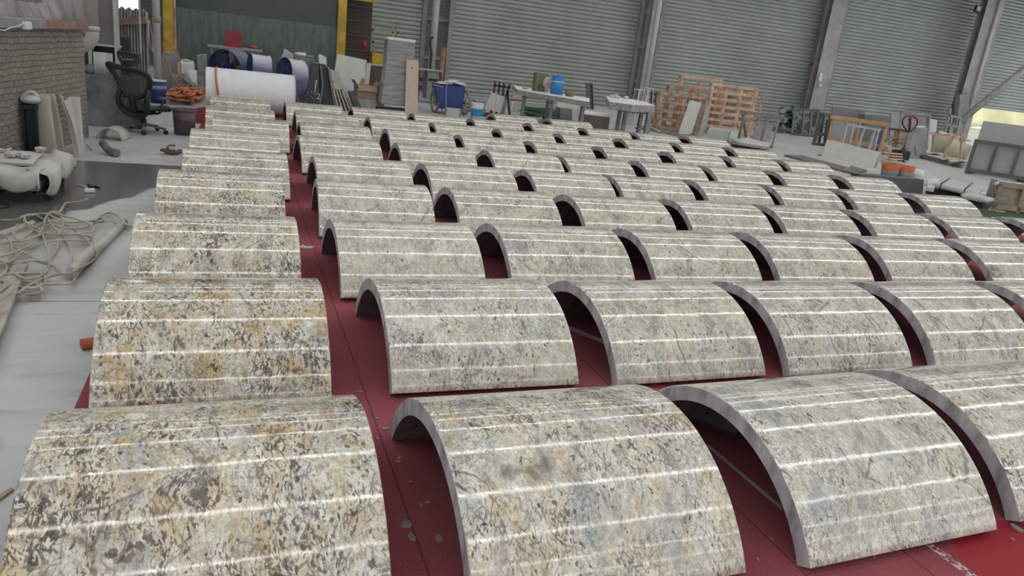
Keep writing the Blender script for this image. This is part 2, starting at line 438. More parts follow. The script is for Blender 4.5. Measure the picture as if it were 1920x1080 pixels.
# ---- left wall plane (brick), seen obliquely
LW0 = Vector((-2.38, 7.6, 0)); LW1 = Vector((-1.862, 11.6, 0))
LWd = (LW1 - LW0).normalized(); LWn = Vector((LWd.y, -LWd.x, 0))
def lw(u, v, off=0.0): return on_plane(u, v, LW0 + LWn * off, LWn)
def brick():
    m, nt, ns, lk, b = nodes_of('old_dusty_brick')
    tc = N(nt, 'ShaderNodeTexCoord'); sx = N(nt, 'ShaderNodeSeparateXYZ'); lk.new(tc.outputs['Object'], sx.inputs[0])
    nz = N(nt, 'ShaderNodeTexNoise', i_Scale=5.0, i_Detail=4.0); lk.new(tc.outputs['Object'], nz.inputs['Vector'])
    wob = math_(nt, 'MULTIPLY', math_(nt, 'SUBTRACT', nz.outputs[0], 0.5), 0.06)
    cv = N(nt, 'ShaderNodeCombineXYZ'); lk.new(math_(nt, 'ADD', sx.outputs[1], wob), cv.inputs[0]); lk.new(math_(nt, 'ADD', sx.outputs[2], wob), cv.inputs[1])
    br = N(nt, 'ShaderNodeTexBrick', i_Scale=1.0)
    br.inputs['Brick Width'].default_value = 0.15; br.inputs['Row Height'].default_value = 0.062; br.inputs['Mortar Size'].default_value = 0.006; br.inputs['Mortar Smooth'].default_value = 0.6
    br.inputs['Color1'].default_value = (0.30, 0.265, 0.23, 1); br.inputs['Color2'].default_value = (0.21, 0.19, 0.165, 1); br.inputs['Mortar'].default_value = (0.12, 0.105, 0.09, 1)
    lk.new(cv.outputs[0], br.inputs['Vector'])
    n2 = N(nt, 'ShaderNodeTexNoise', i_Scale=2.0, i_Detail=6.0); lk.new(tc.outputs['Object'], n2.inputs['Vector'])
    r = ramp(nt, [(0.35, (0.24, 0.235, 0.20)), (0.65, (0.33, 0.29, 0.26))]); lk.new(n2.outputs[0], r.inputs[0])
    c = mixc(nt, 0.45, br.outputs[0], r.outputs[0])
    n3 = N(nt, 'ShaderNodeTexNoise', i_Scale=28.0, i_Detail=3.0); lk.new(tc.outputs['Object'], n3.inputs['Vector'])
    c = mixc(nt, 1.0, c, (lambda rr_: (lk.new(n3.outputs[0], rr_.inputs[0]), rr_.outputs[0])[1])(ramp(nt, [(0.3, 0.72), (0.65, 1.1)])), 'MULTIPLY')
    lk.new(c, b.inputs['Base Color']); b.inputs['Roughness'].default_value = 0.9
    h = math_(nt, 'ADD', math_(nt, 'MULTIPLY', br.outputs['Fac'], -1.0), math_(nt, 'MULTIPLY', n3.outputs[0], 0.6))
    bp = N(nt, 'ShaderNodeBump', i_Strength=0.9, i_Distance=0.02); lk.new(h, bp.inputs['Height']); lk.new(bp.outputs[0], b.inputs['Normal'])
    return m
M_BRICK = brick()
railz = lw(80, 44).z
mb = MB()
A0 = LW0 - LWd * 9; A1 = LW1
mb.prism([A0, A1, A1 - LWn * 0.28, A0 - LWn * 0.28], (0, 0, railz + 0.02))
struct(mb.done('wall_left', M_BRICK, loc=(0, 0, 0)))
# corrugated sheets standing above the brick, ragged slats
M_SHEET = mat('weathered_fibre_sheet', (0.31, 0.305, 0.29), 0.85, var=0.2, scale=5, bump=0.3, stretch=(1, 1, 0.3))
mb = MB()
topz = lw(40, 4).z
Ls = (A1 - A0).length
def sheet(s, t):
    d = s * Ls; wv = 0.022 * math.sin(d * 2 * PI / 0.085)
    z = railz - 0.05 + t * (topz - railz + 0.05 + (0.10 if d > Ls - 1.2 else 0) + 0.012 * math.sin(d * 23) + 0.3 * max(0.0, d - (Ls - 1.0)))
    return A0 + LWd * d + LWn * (0.05 + wv - 0.12 * t) + Vector((0, 0, z))
mb.grid(sheet, 900, 2)
struct(mb.done('wall_left_upper', M_SHEET, solid=0.006, loc=(0, 0, 0)))
bpy.data.objects['wall_left_upper'].name = 'wall_left.001'

# ---- roof with translucent skylight strips
M_ROOF = mat('roof_sheet', (0.30, 0.31, 0.32), 0.7, var=0.08, scale=0.5)
m, nt, ns, lk, b = nodes_of('skylight_panel')
b.inputs['Base Color'].default_value = (0.8, 0.8, 0.8, 1)
b.inputs['Emission Color'].default_value = (1.0, 0.985, 0.955, 1); b.inputs['Emission Strength'].default_value = STRIP_POWER
M_SKY = m
STRIPS = [-12.3, -7.8, -3.3, 1.2, 5.75, 10.25, 14.7, 19.2, 23.7]
SW = 0.25
X0, X1 = -6.0, 46.0
mb = MB()
edges = [-16.0] + [e for y in STRIPS for e in (y - SW / 2, y + SW / 2)] + [WALL_Y + 0.6]
for i in range(0, len(edges), 2):
    y0, y1 = edges[i], edges[i + 1]
    mb.box(((X0 + X1) / 2, (y0 + y1) / 2, ROOF_Z + 0.06), (X1 - X0, y1 - y0, 0.08))
struct(mb.done('ceiling', M_ROOF, loc=(0, 0, 0)))
for i, y in enumerate(STRIPS):
    mb = MB(); mb.box(((X0 + X1) / 2, y, ROOF_Z + 0.05), (X1 - X0, SW, 0.02)); struct(mb.done('window_%d' % (i + 1), M_SKY))

# ---- back wall
def bx(u, v=60, Y=WALL_Y): return at(u, v, Y).x
m, nt, ns, lk, b = nodes_of('back_wall_block')
tc = N(nt, 'ShaderNodeTexCoord'); sx = N(nt, 'ShaderNodeSeparateXYZ'); lk.new(tc.outputs['Object'], sx.inputs[0])
cv = N(nt, 'ShaderNodeCombineXYZ'); lk.new(sx.outputs[0], cv.inputs[0]); lk.new(sx.outputs[2], cv.inputs[1])
br = N(nt, 'ShaderNodeTexBrick', i_Scale=1.0)
br.inputs['Brick Width'].default_value = 0.3; br.inputs['Row Height'].default_value = 0.12; br.inputs['Mortar Size'].default_value = 0.008
br.inputs['Color1'].default_value = (0.20, 0.21, 0.20, 1); br.inputs['Color2'].default_value = (0.17, 0.18, 0.175, 1); br.inputs['Mortar'].default_value = (0.12, 0.125, 0.12, 1)
lk.new(cv.outputs[0], br.inputs['Vector']); lk.new(br.outputs[0], b.inputs['Base Color']); b.inputs['Roughness'].default_value = 0.85
M_BLOCK = m
# shutter openings (x ranges from the photo's frame lines)
SH = [(bx(690) - 0.6, bx(790)), (bx(846), bx(1194)), (bx(1237), bx(1534)), (bx(1577), bx(1843)), (bx(1866), bx(2300))]
mb = MB()
piers = [(-3.0, SH[0][0])] + [(SH[i][1], SH[i + 1][0]) for i in range(4)] + [(SH[4][1], 46.0)]
for a, b_ in piers: mb.box(((a + b_) / 2, WALL_Y + 0.35, ROOF_Z / 2), (b_ - a, 0.2, ROOF_Z))
struct(mb.done('wall_back', M_BLOCK, loc=(0, 0, 0)))
def shutter(i, a, b_, z0):
    mb = MB(); n = int((ROOF_Z - z0) / 0.155); pitch = (ROOF_Z - z0) / n
    prof = [(0.0, 0.0), (0.012, -0.050), (0.070, -0.070), (0.115, -0.052), (0.1505, 0.0)]
    pts = []
    for k in range(n):
        for pz, py in prof[:-1]: pts.append((z0 + k * pitch + pz / 0.1505 * pitch, WALL_Y + 0.06 + py * 0.9))
    pts.append((ROOF_Z, WALL_Y + 0.06))
    va = [mb.bm.verts.new((a, y, z)) for z, y in pts]; vb = [mb.bm.verts.new((b_, y, z)) for z, y in pts]
    for k in range(len(pts) - 1): mb.bm.faces.new((va[k], vb[k], vb[k + 1], va[k + 1]))
    o = struct(mb.done('door_%d' % i, M_SHUT, solid=0.004, loc=(0, 0, 0)))
    fb = MB()
    for x in (a - 0.06, b_ + 0.06): fb.box((x, WALL_Y - 0.02, ROOF_Z / 2), (0.16, 0.2, ROOF_Z))
    fr = fb.done('door_frame', M_STEEL, loc=(0, 0, 0)); fr.parent = o
    bb = MB(); bb.box(((a + b_) / 2, WALL_Y + 0.04, z0 + 0.04), (b_ - a, 0.08, 0.09)); br_ = bb.done('bottom_bar', M_STEEL, loc=(0, 0, 0)); br_.parent = o
for i, (a, b_) in enumerate(SH):
    shutter(i + 1, a, b_, 0.02 if i < 4 else at(1850, 203, WALL_Y).z)

# ---- steel columns standing in front of the back wall
def hcolumn(x0, x1, Y, label, pipe=None):
    t = thing('steel_column', label, 'column', ((x0 + x1) / 2, Y, 0), 'steel columns along the shutter wall')
    w = x1 - x0; xc = (x0 + x1) / 2
    mb = MB(); mb.box((xc, Y - 0.19, ROOF_Z / 2), (w, 0.02, ROOF_Z)); mb.box((xc, Y + 0.19, ROOF_Z / 2), (w, 0.02, ROOF_Z)); mb.done('flange', M_COLUMN, t)
    mb = MB(); mb.box((xc, Y, ROOF_Z / 2), (0.02, 0.36, ROOF_Z)); mb.done('web', M_COLUMN, t)
    mb = MB(); mb.box((xc, Y, 0.02), (w + 0.12, 0.5, 0.04)); mb.done('base_plate', M_STEEL, t)
    return t
def xr(u, v, Y): return at(u, v, Y).x
hcolumn(xr(1206, 100, 28.4), xr(1222, 100, 28.4), 28.4, 'grey steel column between the widest shutter and the shutter behind the crates')
hcolumn(xr(1535, 100, 28.4), xr(1562, 100, 28.4), 28.4, 'wide grey steel column carrying a white switch box')
hcolumn(xr(1818, 100, 27.9), xr(1850, 100, 27.9), 27.9, 'big steel column with floodlight beside the half-open shutter')
M_PIPE = mat('white_downpipe', (0.60, 0.61, 0.58), 0.5, var=0.05)
def downpipe(u, v, Y, r, label, top=ROOF_Z, z0=0.0):
    x = at(u, v, Y).x
    mb = MB(); mb.cyl((x, Y, z0), (x, Y, top), r, seg=20)
    o = mb.done('drain_pipe', M_PIPE)
    return tag(o, label, 'pipe', 'drain pipes along the shutter wall')
downpipe(814, 60, 28.4, 0.13, 'white square-cornered drain pipe left of the widest shutter')
downpipe(1228, 60, 28.2, 0.11, 'white drain pipe beside the column left of the stacked crates')
downpipe(1860, 60, 27.6, 0.075, 'thin white drain pipe along the floodlight column')
# girts crossing the narrow bays
mb = MB()
for (a, b_) in piers[1:4]:
    for z in (1.3, 2.7, 4.1, 5.5, 6.9): mb.box(((a + b_) / 2, WALL_Y + 0.2, z), (b_ - a, 0.1, 0.12))
struct(mb.done('trim_1', M_STEEL, loc=(0, 0, 0)))

# ---- outside, seen under the raised shutter
M_OUT = mat('outdoor_ground', (0.55, 0.53, 0.45), 0.9, var=0.1, scale=0.5)
mb = MB(); mb.box((35, 45, -0.12), (90, 31.8, 0.2)); struct(mb.done('floor_outside', M_OUT, loc=(0, 0, 0)))
bpy.data.objects['floor_outside'].name = 'floor.001'
M_HEDGE = mat('sunlit_yellow_hedge', (0.95, 0.92, 0.62), 0.9, var=0.06, scale=0.7, bump=0.5)  # overexposed daylight is put into this near-white base colour
mb = MB()
mb.grid(lambda s, t: Vector((30 + 60 * s, 58 + 0.8 * math.sin(s * 40) + 0.5 * math.sin(t * 9 + s * 70), 8 * t + 0.4 * math.sin(s * 55))), 120, 14)
tag(mb.done('hedge', M_HEDGE, solid=0.5), 'yellow-green foliage outside the half-open shutter', 'hedge', kind='stuff')

# ---- red carpet under the stones
def carpet():
    m, nt, ns, lk, b = nodes_of('red_carpet')
    tc = N(nt, 'ShaderNodeTexCoord'); V = tc.outputs['Object']
    sx = N(nt, 'ShaderNodeSeparateXYZ'); lk.new(V, sx.inputs[0])
    n1 = N(nt, 'ShaderNodeTexNoise', i_Scale=1.4, i_Detail=5.0); lk.new(V, n1.inputs['Vector'])
    r1 = ramp(nt, [(0.3, (0.23, 0.055, 0.07)), (0.7, (0.34, 0.095, 0.11))]); lk.new(n1.outputs[0], r1.inputs[0])
    n2 = N(nt, 'ShaderNodeTexNoise', i_Scale=170.0, i_Detail=2.0); lk.new(V, n2.inputs['Vector'])
    r2 = ramp(nt, [(0.35, 0.72), (0.62, 1.12), (0.72, 1.5)]); lk.new(n2.outputs[0], r2.inputs[0])
    c = mixc(nt, 1.0, r1.outputs[0], r2.outputs[0], 'MULTIPLY')
    nw = N(nt, 'ShaderNodeTexNoise', i_Scale=3.0, i_Detail=4.0); lk.new(V, nw.inputs['Vector'])
    wob = math_(nt, 'MULTIPLY', math_(nt, 'SUBTRACT', nw.outputs[0], 0.5), 0.55)
    # wet bright-red patch by the front stones
    dx = math_(nt, 'SUBTRACT', sx.outputs[0], 3.02); dy = math_(nt, 'SUBTRACT', sx.outputs[1], 1.62)
    rd = math_(nt, 'SQRT', math_(nt, 'ADD', math_(nt, 'MULTIPLY', math_(nt, 'MULTIPLY', dx, dx), 0.55), math_(nt, 'MULTIPLY', dy, dy)))
    wet = math_(nt, 'MULTIPLY', math_(nt, 'SUBTRACT', math_(nt, 'ADD', 0.26, math_(nt, 'MULTIPLY', wob, 0.4)), rd), 30.0, True)
    c = mixc(nt, math_(nt, 'MULTIPLY', wet, 0.9), c, (0.30, 0.012, 0.022))
    # chalky rim left of it
    rim = math_(nt, 'MULTIPLY', math_(nt, 'LESS_THAN', math_(nt, 'ABSOLUTE', math_(nt, 'ADD', math_(nt, 'SUBTRACT', sx.outputs[0], 2.66), math_(nt, 'MULTIPLY', wob, 0.10))), 0.022), math_(nt, 'LESS_THAN', sx.outputs[1], 1.85))
    n3 = N(nt, 'ShaderNodeTexNoise', i_Scale=60.0, i_Detail=2.0); lk.new(V, n3.inputs['Vector'])
    c = mixc(nt, math_(nt, 'MULTIPLY', rim, math_(nt, 'GREATER_THAN', n3.outputs[0], 0.5)), c, (0.55, 0.42, 0.40))
    # seams between the lengths
    j = None
    for px in (-0.3, 0.62, 1.98, 2.50, 4.3, 5.5, 6.7, 7.9, 9.1):
        d = math_(nt, 'LESS_THAN', math_(nt, 'ABSOLUTE', math_(nt, 'SUBTRACT', sx.outputs[0], px)), 0.004)
        j = d if j is None else math_(nt, 'MAXIMUM', j, d)
    c = mixc(nt, math_(nt, 'MULTIPLY', j, 0.6), c, (0.07, 0.015, 0.02))
    lk.new(c, b.inputs['Base Color'])
    lk.new(math_(nt, 'SUBTRACT', 0.95, math_(nt, 'MULTIPLY', wet, 0.45)), b.inputs['Roughness'])
    b.inputs['Specular IOR Level'].default_value = 0.2
    bp = N(nt, 'ShaderNodeBump', i_Strength=0.5, i_Distance=0.004); lk.new(n2.outputs[0], bp.inputs['Height']); lk.new(bp.outputs[0], b.inputs['Normal'])
    return m
M_CARPET = carpet()
mb = MB()
mb.prism([(-0.69, 0.2, 0), (11.3, 0.2, 0), (11.2, 8.6, 0), (11.0, 17.4, 0), (5.4, 17.5, 0), (5.3, 16.0, 0), (-0.5, 16.2, 0), (-0.60, 9.7, 0)], (0, 0, 0.006))
tag(mb.done('carpet', M_CARPET, loc=(0, 0, 0)), 'dusty red carpet laid on the floor under the rows of stone arches', 'carpet')

# ================================================================= STONE ARCHES
R_O, T_, L_, HALF = 0.7047, 0.0700, 1.0321, 1.0814
ZC = -(R_O - T_) * math.cos(HALF)
def arch_mesh():
    bm = bmesh.new(); n = 44
    def ringv(r, x): return [bm.verts.new((x, -r * math.sin(a), r * math.cos(a) + ZC)) for a in [-HALF + 2 * HALF * k / n for k in range(n + 1)]]
    oL, oR, iL, iR = ringv(R_O, -L_ / 2), ringv(R_O, L_ / 2), ringv(R_O - T_, -L_ / 2), ringv(R_O - T_, L_ / 2)
    def q(vs, mi, sm=False):
        f = bm.faces.new(vs); f.material_index = mi; f.smooth = sm
    for k in range(n):
        q((oL[k], oR[k], oR[k + 1], oL[k + 1]), 0, True)
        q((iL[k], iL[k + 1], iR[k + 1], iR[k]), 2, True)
        q((oL[k], oL[k + 1], iL[k + 1], iL[k]), 1)
        q((oR[k], iR[k], iR[k + 1], oR[k + 1]), 1)
    for k in (0, n): q((oL[k], iL[k], iR[k], oR[k]), 1)
    bmesh.ops.recalc_face_normals(bm, faces=bm.faces)
    # small eased arris round the polished face
    eg = [e for e in bm.edges if len(e.link_faces) == 2 and e.calc_face_angle(0) > 0.7 and any(f.material_index == 0 for f in e.link_faces)]
    bmesh.ops.bevel(bm, geom=eg, offset=0.004, segments=1, affect='EDGES', material=0)
    for f in bm.faces:
        if f.calc_area() < 0.0045: f.smooth = False
    for e in bm.edges:
        if any(not f.smooth for f in e.link_faces): e.smooth = False
    me = bpy.data.meshes.new('arch_stone'); bm.to_mesh(me); bm.free()
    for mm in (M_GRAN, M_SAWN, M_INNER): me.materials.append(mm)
    return me
ARCH = arch_mesh()
ROWS = [
 [(-0.067, 2.412, 0.0107), (1.194, 2.373, 0.0248), (2.474, 2.378, 0.046), (3.684, 2.445, 0.0377)],
 [(-0.075, 3.92, 0.0033), (1.251, 3.942, 0.0067), (2.488, 3.927, 0.0337), (3.691, 3.936, 0.0254), (4.919, 3.943, 0.0201), (6.207, 3.964, -0.0048)],
 [(-0.1, 5.414, 0.0067), (1.184, 5.399, 0.0094), (2.436, 5.431, -0.0083), (3.642, 5.409, 0.0018), (4.884, 5.42, -0.02), (6.168, 5.438, -0.0224), (7.459, 5.448, -0.0035)],
 [(-0.101, 7.115, 0.0079), (1.225, 6.991, -0.0341), (2.468, 6.927, -0.0072), (3.72, 6.869, 0.0008), (4.979, 6.91, -0.0107), (6.171, 6.864, -0.0113), (7.407, 6.812, -0.0076), (8.675, 6.801, -0.0099), (10.145, 6.842, 0)],
 [(0.014, 8.469, 0.0217), (1.325, 8.424, 0.016), (2.55, 8.377, 0.0009), (3.802, 8.348, -0.0039), (4.949, 8.373, -0.008), (6.179, 8.391, -0.0055), (7.384, 8.388, -0.0073), (8.662, 8.412, -0.0069), (10.048, 8.421, -0.0083)],
 [(0.016, 10.051, -0.0083), (1.288, 10.125, 0.0272), (2.564, 10.039, -0.016), (3.821, 9.967, -0.0003), (4.929, 9.891, -0.0066), (6.209, 9.955, -0.0036), (7.408, 9.945, -0.0065), (8.712, 9.946, -0.0039), (10.078, 9.936, -0.01)],
 [(0.23, 11.676, -0.0119), (1.424, 11.715, -0.0024), (2.72, 11.671, -0.0083), (3.886, 11.645, -0.0008), (5.061, 11.508, -0.0026), (6.32, 11.504, -0.0006), (7.641, 11.48, -0.0022), (8.886, 11.51, -0.0028), (10.207, 11.636, -0.0028)],
 [(0.092, 12.981, 0.0097), (1.472, 13.299, -0.0029), (2.708, 13.333, -0.0043), (3.824, 13.194, -0.0007), (5.029, 13.103, 0.0008), (6.263, 13.132, -0.002), (7.602, 13.181, -0.0015), (8.87, 13.213, -0.0045), (10.153, 13.186, -0.0157)],
 [(0.104, 15.018, 0.0087), (1.405, 14.941, 0.0041), (2.651, 15.03, -0.0049), (3.804, 14.779, -0.0019), (5.003, 14.72, -0.0006), (6.307, 14.871, -0.0014), (7.565, 14.846, -0.0009), (8.747, 14.726, -0.0027), (10.214, 14.97, -0.0029)],
 [(6.015, 16.47, -0.0023), (7.38, 16.424, -0.0002)]]
ORD = ['first', 'second', 'third', 'fourth', 'fifth', 'sixth', 'seventh', 'eighth', 'ninth']
GOLD = {(0, 0): (1.0, 1.0), (1, 0): (0.95, 1.0), (2, 0): (0.75, 0.95), (3, 0): (0.7, 0.75), (0, 1): (0.7, 0.6), (4, 0): (0.6, 0.6), (0, 2): (0.15, 0.25), (0, 3): (0.25, 0.6), (1, 4): (0.35, 0.4)}
LOOK = {(0, 0): 'gold-stained dark-flecked granite arch', (1, 0): 'gold-stained granite arch', (2, 0): 'brown-streaked granite arch', (0, 1): 'gold-patched granite arch', (0, 2): 'pale streaked granite arch'}
for r, row in enumerate(ROWS):
    for c_, (x, y, th) in enumerate(row):
        o = bpy.data.objects.new('stone_arch', ARCH); COL.objects.link(o)
        o.location = (x, y, 0.0065); o.rotation_euler = (0, 0, th)
        g_, d_ = GOLD.get((r, c_), (random.uniform(0.15, 0.5), random.uniform(0.1, 0.5)))
        o.color = (g_, d_, random.random(), 1)
        rn = 'front row' if r == 0 else ('back row' if r == 9 else '%s row from the front' % ORD[r])
        look = LOOK.get((r, c_), 'polished granite arch')
        if r == 9: lb = '%s, %s of the two behind the full rows' % (look, 'left' if c_ == 0 else 'right')
        else: lb = '%s, %s from the left in the %s' % (look, ORD[c_], rn)
        tag(o, lb, 'stone arch', 'polished granite arches set out in rows on the carpet')
#@@OBJECTS
# ================================================================= OBJECTS
def quad(name, label, cat, c4, thick, material, group=None, parent=None, bevel=0.004):
    """slab from four (u, v, Y) corners, v None = on the floor; thick = extrusion vector"""
    pts = [foot(u, Y) if v is None else at(u, v, Y) for u, v, Y in c4]
    mb = MB(); mb.prism(pts, thick)
    o = mb.done(name, material, parent, bevel=bevel)
    if parent is None: tag(o, label, cat, group)
    return o
def flat(name, label, cat, pix, z, h, material, group=None, kind=None, bevel=0.0):
    """low piece lying on the floor, traced on the ground"""
    mb = MB(); mb.prism([gp(u, v, z) for u, v in pix], (0, 0, h))
    return tag(mb.done(name, material, bevel=bevel), label, cat, group, kind)
def text(name, body, size, loc, rot, material, parent=None, ext=0.001):
    c = bpy.data.curves.new(name, 'FONT'); c.body = body; c.size = size; c.extrude = ext; c.align_x = 'CENTER'; c.align_y = 'CENTER'
    c.materials.append(material)
    tmp = bpy.data.objects.new(name + '_tmp', c); COL.objects.link(tmp)
    bpy.context.view_layer.update()
    me = bpy.data.meshes.new_from_object(tmp.evaluated_get(bpy.context.evaluated_depsgraph_get()))
    bpy.data.objects.remove(tmp); me.name = name
    if not me.materials: me.materials.append(material)
    o = bpy.data.objects.new(name, me); COL.objects.link(o); o.rotation_euler = rot
    o.location = Vector(loc) - (parent.location if parent else Vector((0, 0, 0)))
    if parent: o.parent = parent
    return o
M_CARD = mat('cardboard', (0.36, 0.25, 0.18), 0.8, var=0.1)
M_YEL = mat('yellow_machine_paint', (0.55, 0.36, 0.03), 0.45, var=0.15, scale=3)
M_RED = mat('dark_red_paint', (0.33, 0.02, 0.035), 0.4, var=0.1)
M_BLUE = mat('deep_blue_plastic', (0.02, 0.05, 0.22), 0.4, var=0.15)
M_CYAN = mat('bright_blue_tin', (0.03, 0.22, 0.55), 0.35, var=0.08)
M_RUST = mat('rusty_angle_iron', (0.12, 0.075, 0.08), 0.7, var=0.2)
M_DGREEN = mat('dark_green_steel', (0.10, 0.12, 0.115), 0.5, var=0.15, dust=0.4)
M_OLIVE = mat('olive_tin', (0.19, 0.19, 0.10), 0.45, var=0.1)
M_CLOTH = mat('dusty_cloth', (0.42, 0.41, 0.38), 0.9, var=0.12)
M_FOAM = mat('white_foam_sheet', (0.78, 0.78, 0.82), 0.6, var=0.03)
M_CONCB = mat('dark_concrete', (0.15, 0.15, 0.145), 0.85, var=0.25, scale=3, bump=0.3)
M_DUSTY = mat('dust_covered_stone', (0.36, 0.355, 0.34), 0.85, var=0.12, dust=0.8, dustcol=(0.6, 0.6, 0.58))
M_SCREW = mat('bare_steel', (0.45, 0.45, 0.46), 0.3, metal=0.8)
M_TILE = mat('beige_tile', (0.45, 0.42, 0.37), 0.6, var=0.06)

# ---- services on the left wall
p0 = lw(-60, 46.5, 0.06); p1 = lw(80, 39.5, 0.06); p2 = lw(158, 36.5, 0.06)
p0.z = p1.z = p2.z = railz
mb = MB(); mb.bar(p0, p1 + LWd * 0.02, 0.06, 0.10); o = mb.done('trim_2', M_GREYSLAB, bevel=0.004); struct(o)
M_RAILW = mat('weathered_red_timber', (0.30, 0.19, 0.155), 0.85, var=0.2, scale=6)
mb = MB(); mb.bar(p1, p2 + LWd * 0.05, 0.06, 0.095); struct(mb.done('trim_3', M_RAILW, bevel=0.004))
t = thing('junction_box', 'small white junction box with cable on the rail of the brick wall', 'junction box', lw(50, 47, 0.12))
mb = MB(); c = lw(50, 48, 0.11); mb.box(c, (0.05, 0.11, 0.08), RZ(-0.13)); mb.done('housing', M_WHITE, t, bevel=0.006)
mb = MB(); mb.box(c + LWn * 0.03, (0.012, 0.095, 0.065), RZ(-0.13)); mb.done('cover', M_WHITE, t, bevel=0.004)
mb = MB(); mb.tube(cr([lw(-40, 62, 0.11), lw(-5, 56, 0.11), lw(8, 57, 0.11), lw(20, 52, 0.11), lw(34, 49, 0.11), lw(41, 45, 0.11), lw(45, 47, 0.11)]), 0.006, 6); mb.done('cable', M_WHITE, t)

def vpipe(name, label, u, v0, v1, Y, r, material, group=None, elbow=None, collars=()):
    a = at(u, v0, Y); x = a.x
    b = foot(u, Y) if v1 is None else at(u, v1, Y)
    t = thing(name, label, 'pipe', (b.x, Y, b.z), group)
    b = Vector((x if v1 is None else x, Y, b.z)); top = Vector((x, Y, ROOF_Z if v0 <= 0 else a.z))
    mb = MB(); mb.cyl(b, top, r, seg=24)
    mb.done('pipe_run', material, t)
    for cv in collars:
        z = at(u, cv, Y).z
        mb = MB(); mb.cyl((x, Y, z - 0.03), (x, Y, z + 0.03), r * 1.12, seg=24); mb.done('collar', material, t)
    if elbow:
        mb = MB(); ex = elbow
        mb.tube([b + Vector((0, 0, 0.02))] + [b + Vector((ex * (1 - math.cos(k * PI / 12)), 0, -abs(ex) * math.sin(k * PI / 12))) for k in range(7)] , r * 1.02, 20)
        mb.done('elbow', material, t)
    return t
vpipe('drain_pipe', 'fat grey plastic downpipe ending in an elbow beside the brick wall', 170, 0, 62, 12.0, 0.085, mat('grey_plastic_pipe', (0.42, 0.41, 0.38), 0.5, var=0.08), elbow=-0.2, collars=(53,))
# concrete plinth and steel column on it
PLY = 12.75
mb = MB(); a = at(150, 138, PLY); b_ = at(262, 150, PLY)
mb.box(((-3.4 + b_.x) / 2, PLY + 0.3, a.z / 2), (b_.x + 3.4, 0.6, a.z)); PLZ = a.z
struct(mb.done('wall_left_plinth', M_CONCB, bevel=0.01)); bpy.data.objects['wall_left_plinth'].name = 'wall_left.002'
x0 = at(168, 40, PLY + .3).x; x1 = at(218, 40, PLY + .3).x; zb = at(190, 84, PLY + .3).z
t = thing('steel_column', 'dark steel column behind the fat grey downpipe, above the concrete plinth', 'column', ((x0 + x1) / 2, PLY + .3, PLZ))
M_COLD = mat('dark_brown_steel', (0.17, 0.165, 0.155), 0.5, var=0.15, scale=2)  # web in a darker brown than the flanges
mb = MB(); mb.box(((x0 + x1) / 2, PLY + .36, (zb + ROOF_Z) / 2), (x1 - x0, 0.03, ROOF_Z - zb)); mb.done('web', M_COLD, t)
mb = MB(); mb.box((x1, PLY + .3, (PLZ + ROOF_Z) / 2), (0.05, 0.22, ROOF_Z - PLZ)); mb.done('flange', M_COLUMN, t)
mb = MB(); mb.box((x0, PLY + .3, (PLZ + ROOF_Z) / 2), (0.05, 0.22, ROOF_Z - PLZ)); mb.done('flange', M_COLUMN, t)
mb = MB(); mb.box(((x0 + x1) / 2, PLY + .3, zb), (x1 - x0 + 0.1, 0.2, 0.03)); mb.done('stiffener', M_COLUMN, t)
mb = MB(); mb.box(((x0 + x1) / 2, PLY + .44, PLZ + .25), (x1 - x0 + .3, 0.02, 0.62)); mb.done('backing_plate', mat('black_steel', (0.03, 0.03, 0.03), 0.6), t)
# offcuts on the plinth
c = at(194, 135, PLY + .12)
mb = MB(); mb.lathe((c.x, PLY + .12, PLZ), [(0.115, 0), (0.12, 0.15), (0.12, 0.32)], 16, arc=(PI * 1.05, PI * 1.95))
tag(mb.done('curved_offcut', M_WSLAB, solid=0.02), 'curved white stone offcut standing on the dark concrete plinth', 'stone offcut')
c = at(170, 128, PLY + .2)
mb = MB(); mb.blob((c.x, PLY + .2, PLZ + 0.07), (0.09, 0.07, 0.075), 0.15); tag(mb.done('stone_lump', mat('grey_lump', (0.2, 0.19, 0.19), 0.9)), 'dark grey stone lump on the concrete plinth under the downpipe', 'stone')
# second bay of weathered sheet wall
BY = 15.5
mb = MB(); a = at(208, 12, BY); b_ = at(276, 14, BY); rz = at(240, 40, BY).z
def sheet2(s, tt):
    x = a.x + (b_.x - a.x) * s
    return Vector((x, BY + 0.25 - 0.25 * s + 0.03 * math.sin(s * 70), tt * (a.z + 0.02 * math.sin(s * 30))))
mb.grid(sheet2, 160, 4); struct(mb.done('wall_left_far', M_SHEET, solid=0.01, loc=(0, 0, 0))); bpy.data.objects['wall_left_far'].name = 'wall_left.003'
mb = MB(); mb.bar((a.x, BY + .15, rz - 0.05), (b_.x, BY - 0.1, rz + 0.06), 0.08, 0.11); struct(mb.done('trim_4', M_RAILW))
# upright left end of the hall behind it
mb = MB(); mb.box((-4.6, 20, ROOF_Z / 2), (0.2, 19, ROOF_Z)); struct(mb.done('wall_left_end', M_SHEET)); bpy.data.objects['wall_left_end'].name = 'wall_left.004'
vpipe('conduit', 'slim white conduit in front of the weathered sheets', 261, 0, 100, 14.9, 0.016, M_WHITE)
vpipe('drain_pipe', 'tall white pipe with a rusty joint beside the yellow post', 292, 0, None, 17.2, 0.072, mat('white_drain', (0.55, 0.54, 0.54), 0.45, var=0.05))
c = at(294, 37, 17.2); mb = MB(); mb.cyl((c.x, 17.2, c.z - .06), (c.x, 17.2, c.z + .06), 0.078); o = mb.done('rusty_joint', mat('rust_tape', (0.42, 0.27, 0.19), 0.8), bpy.data.objects['drain_pipe.004'] if 'drain_pipe.004' in bpy.data.objects else None)
o['label'] = 'brown joint'
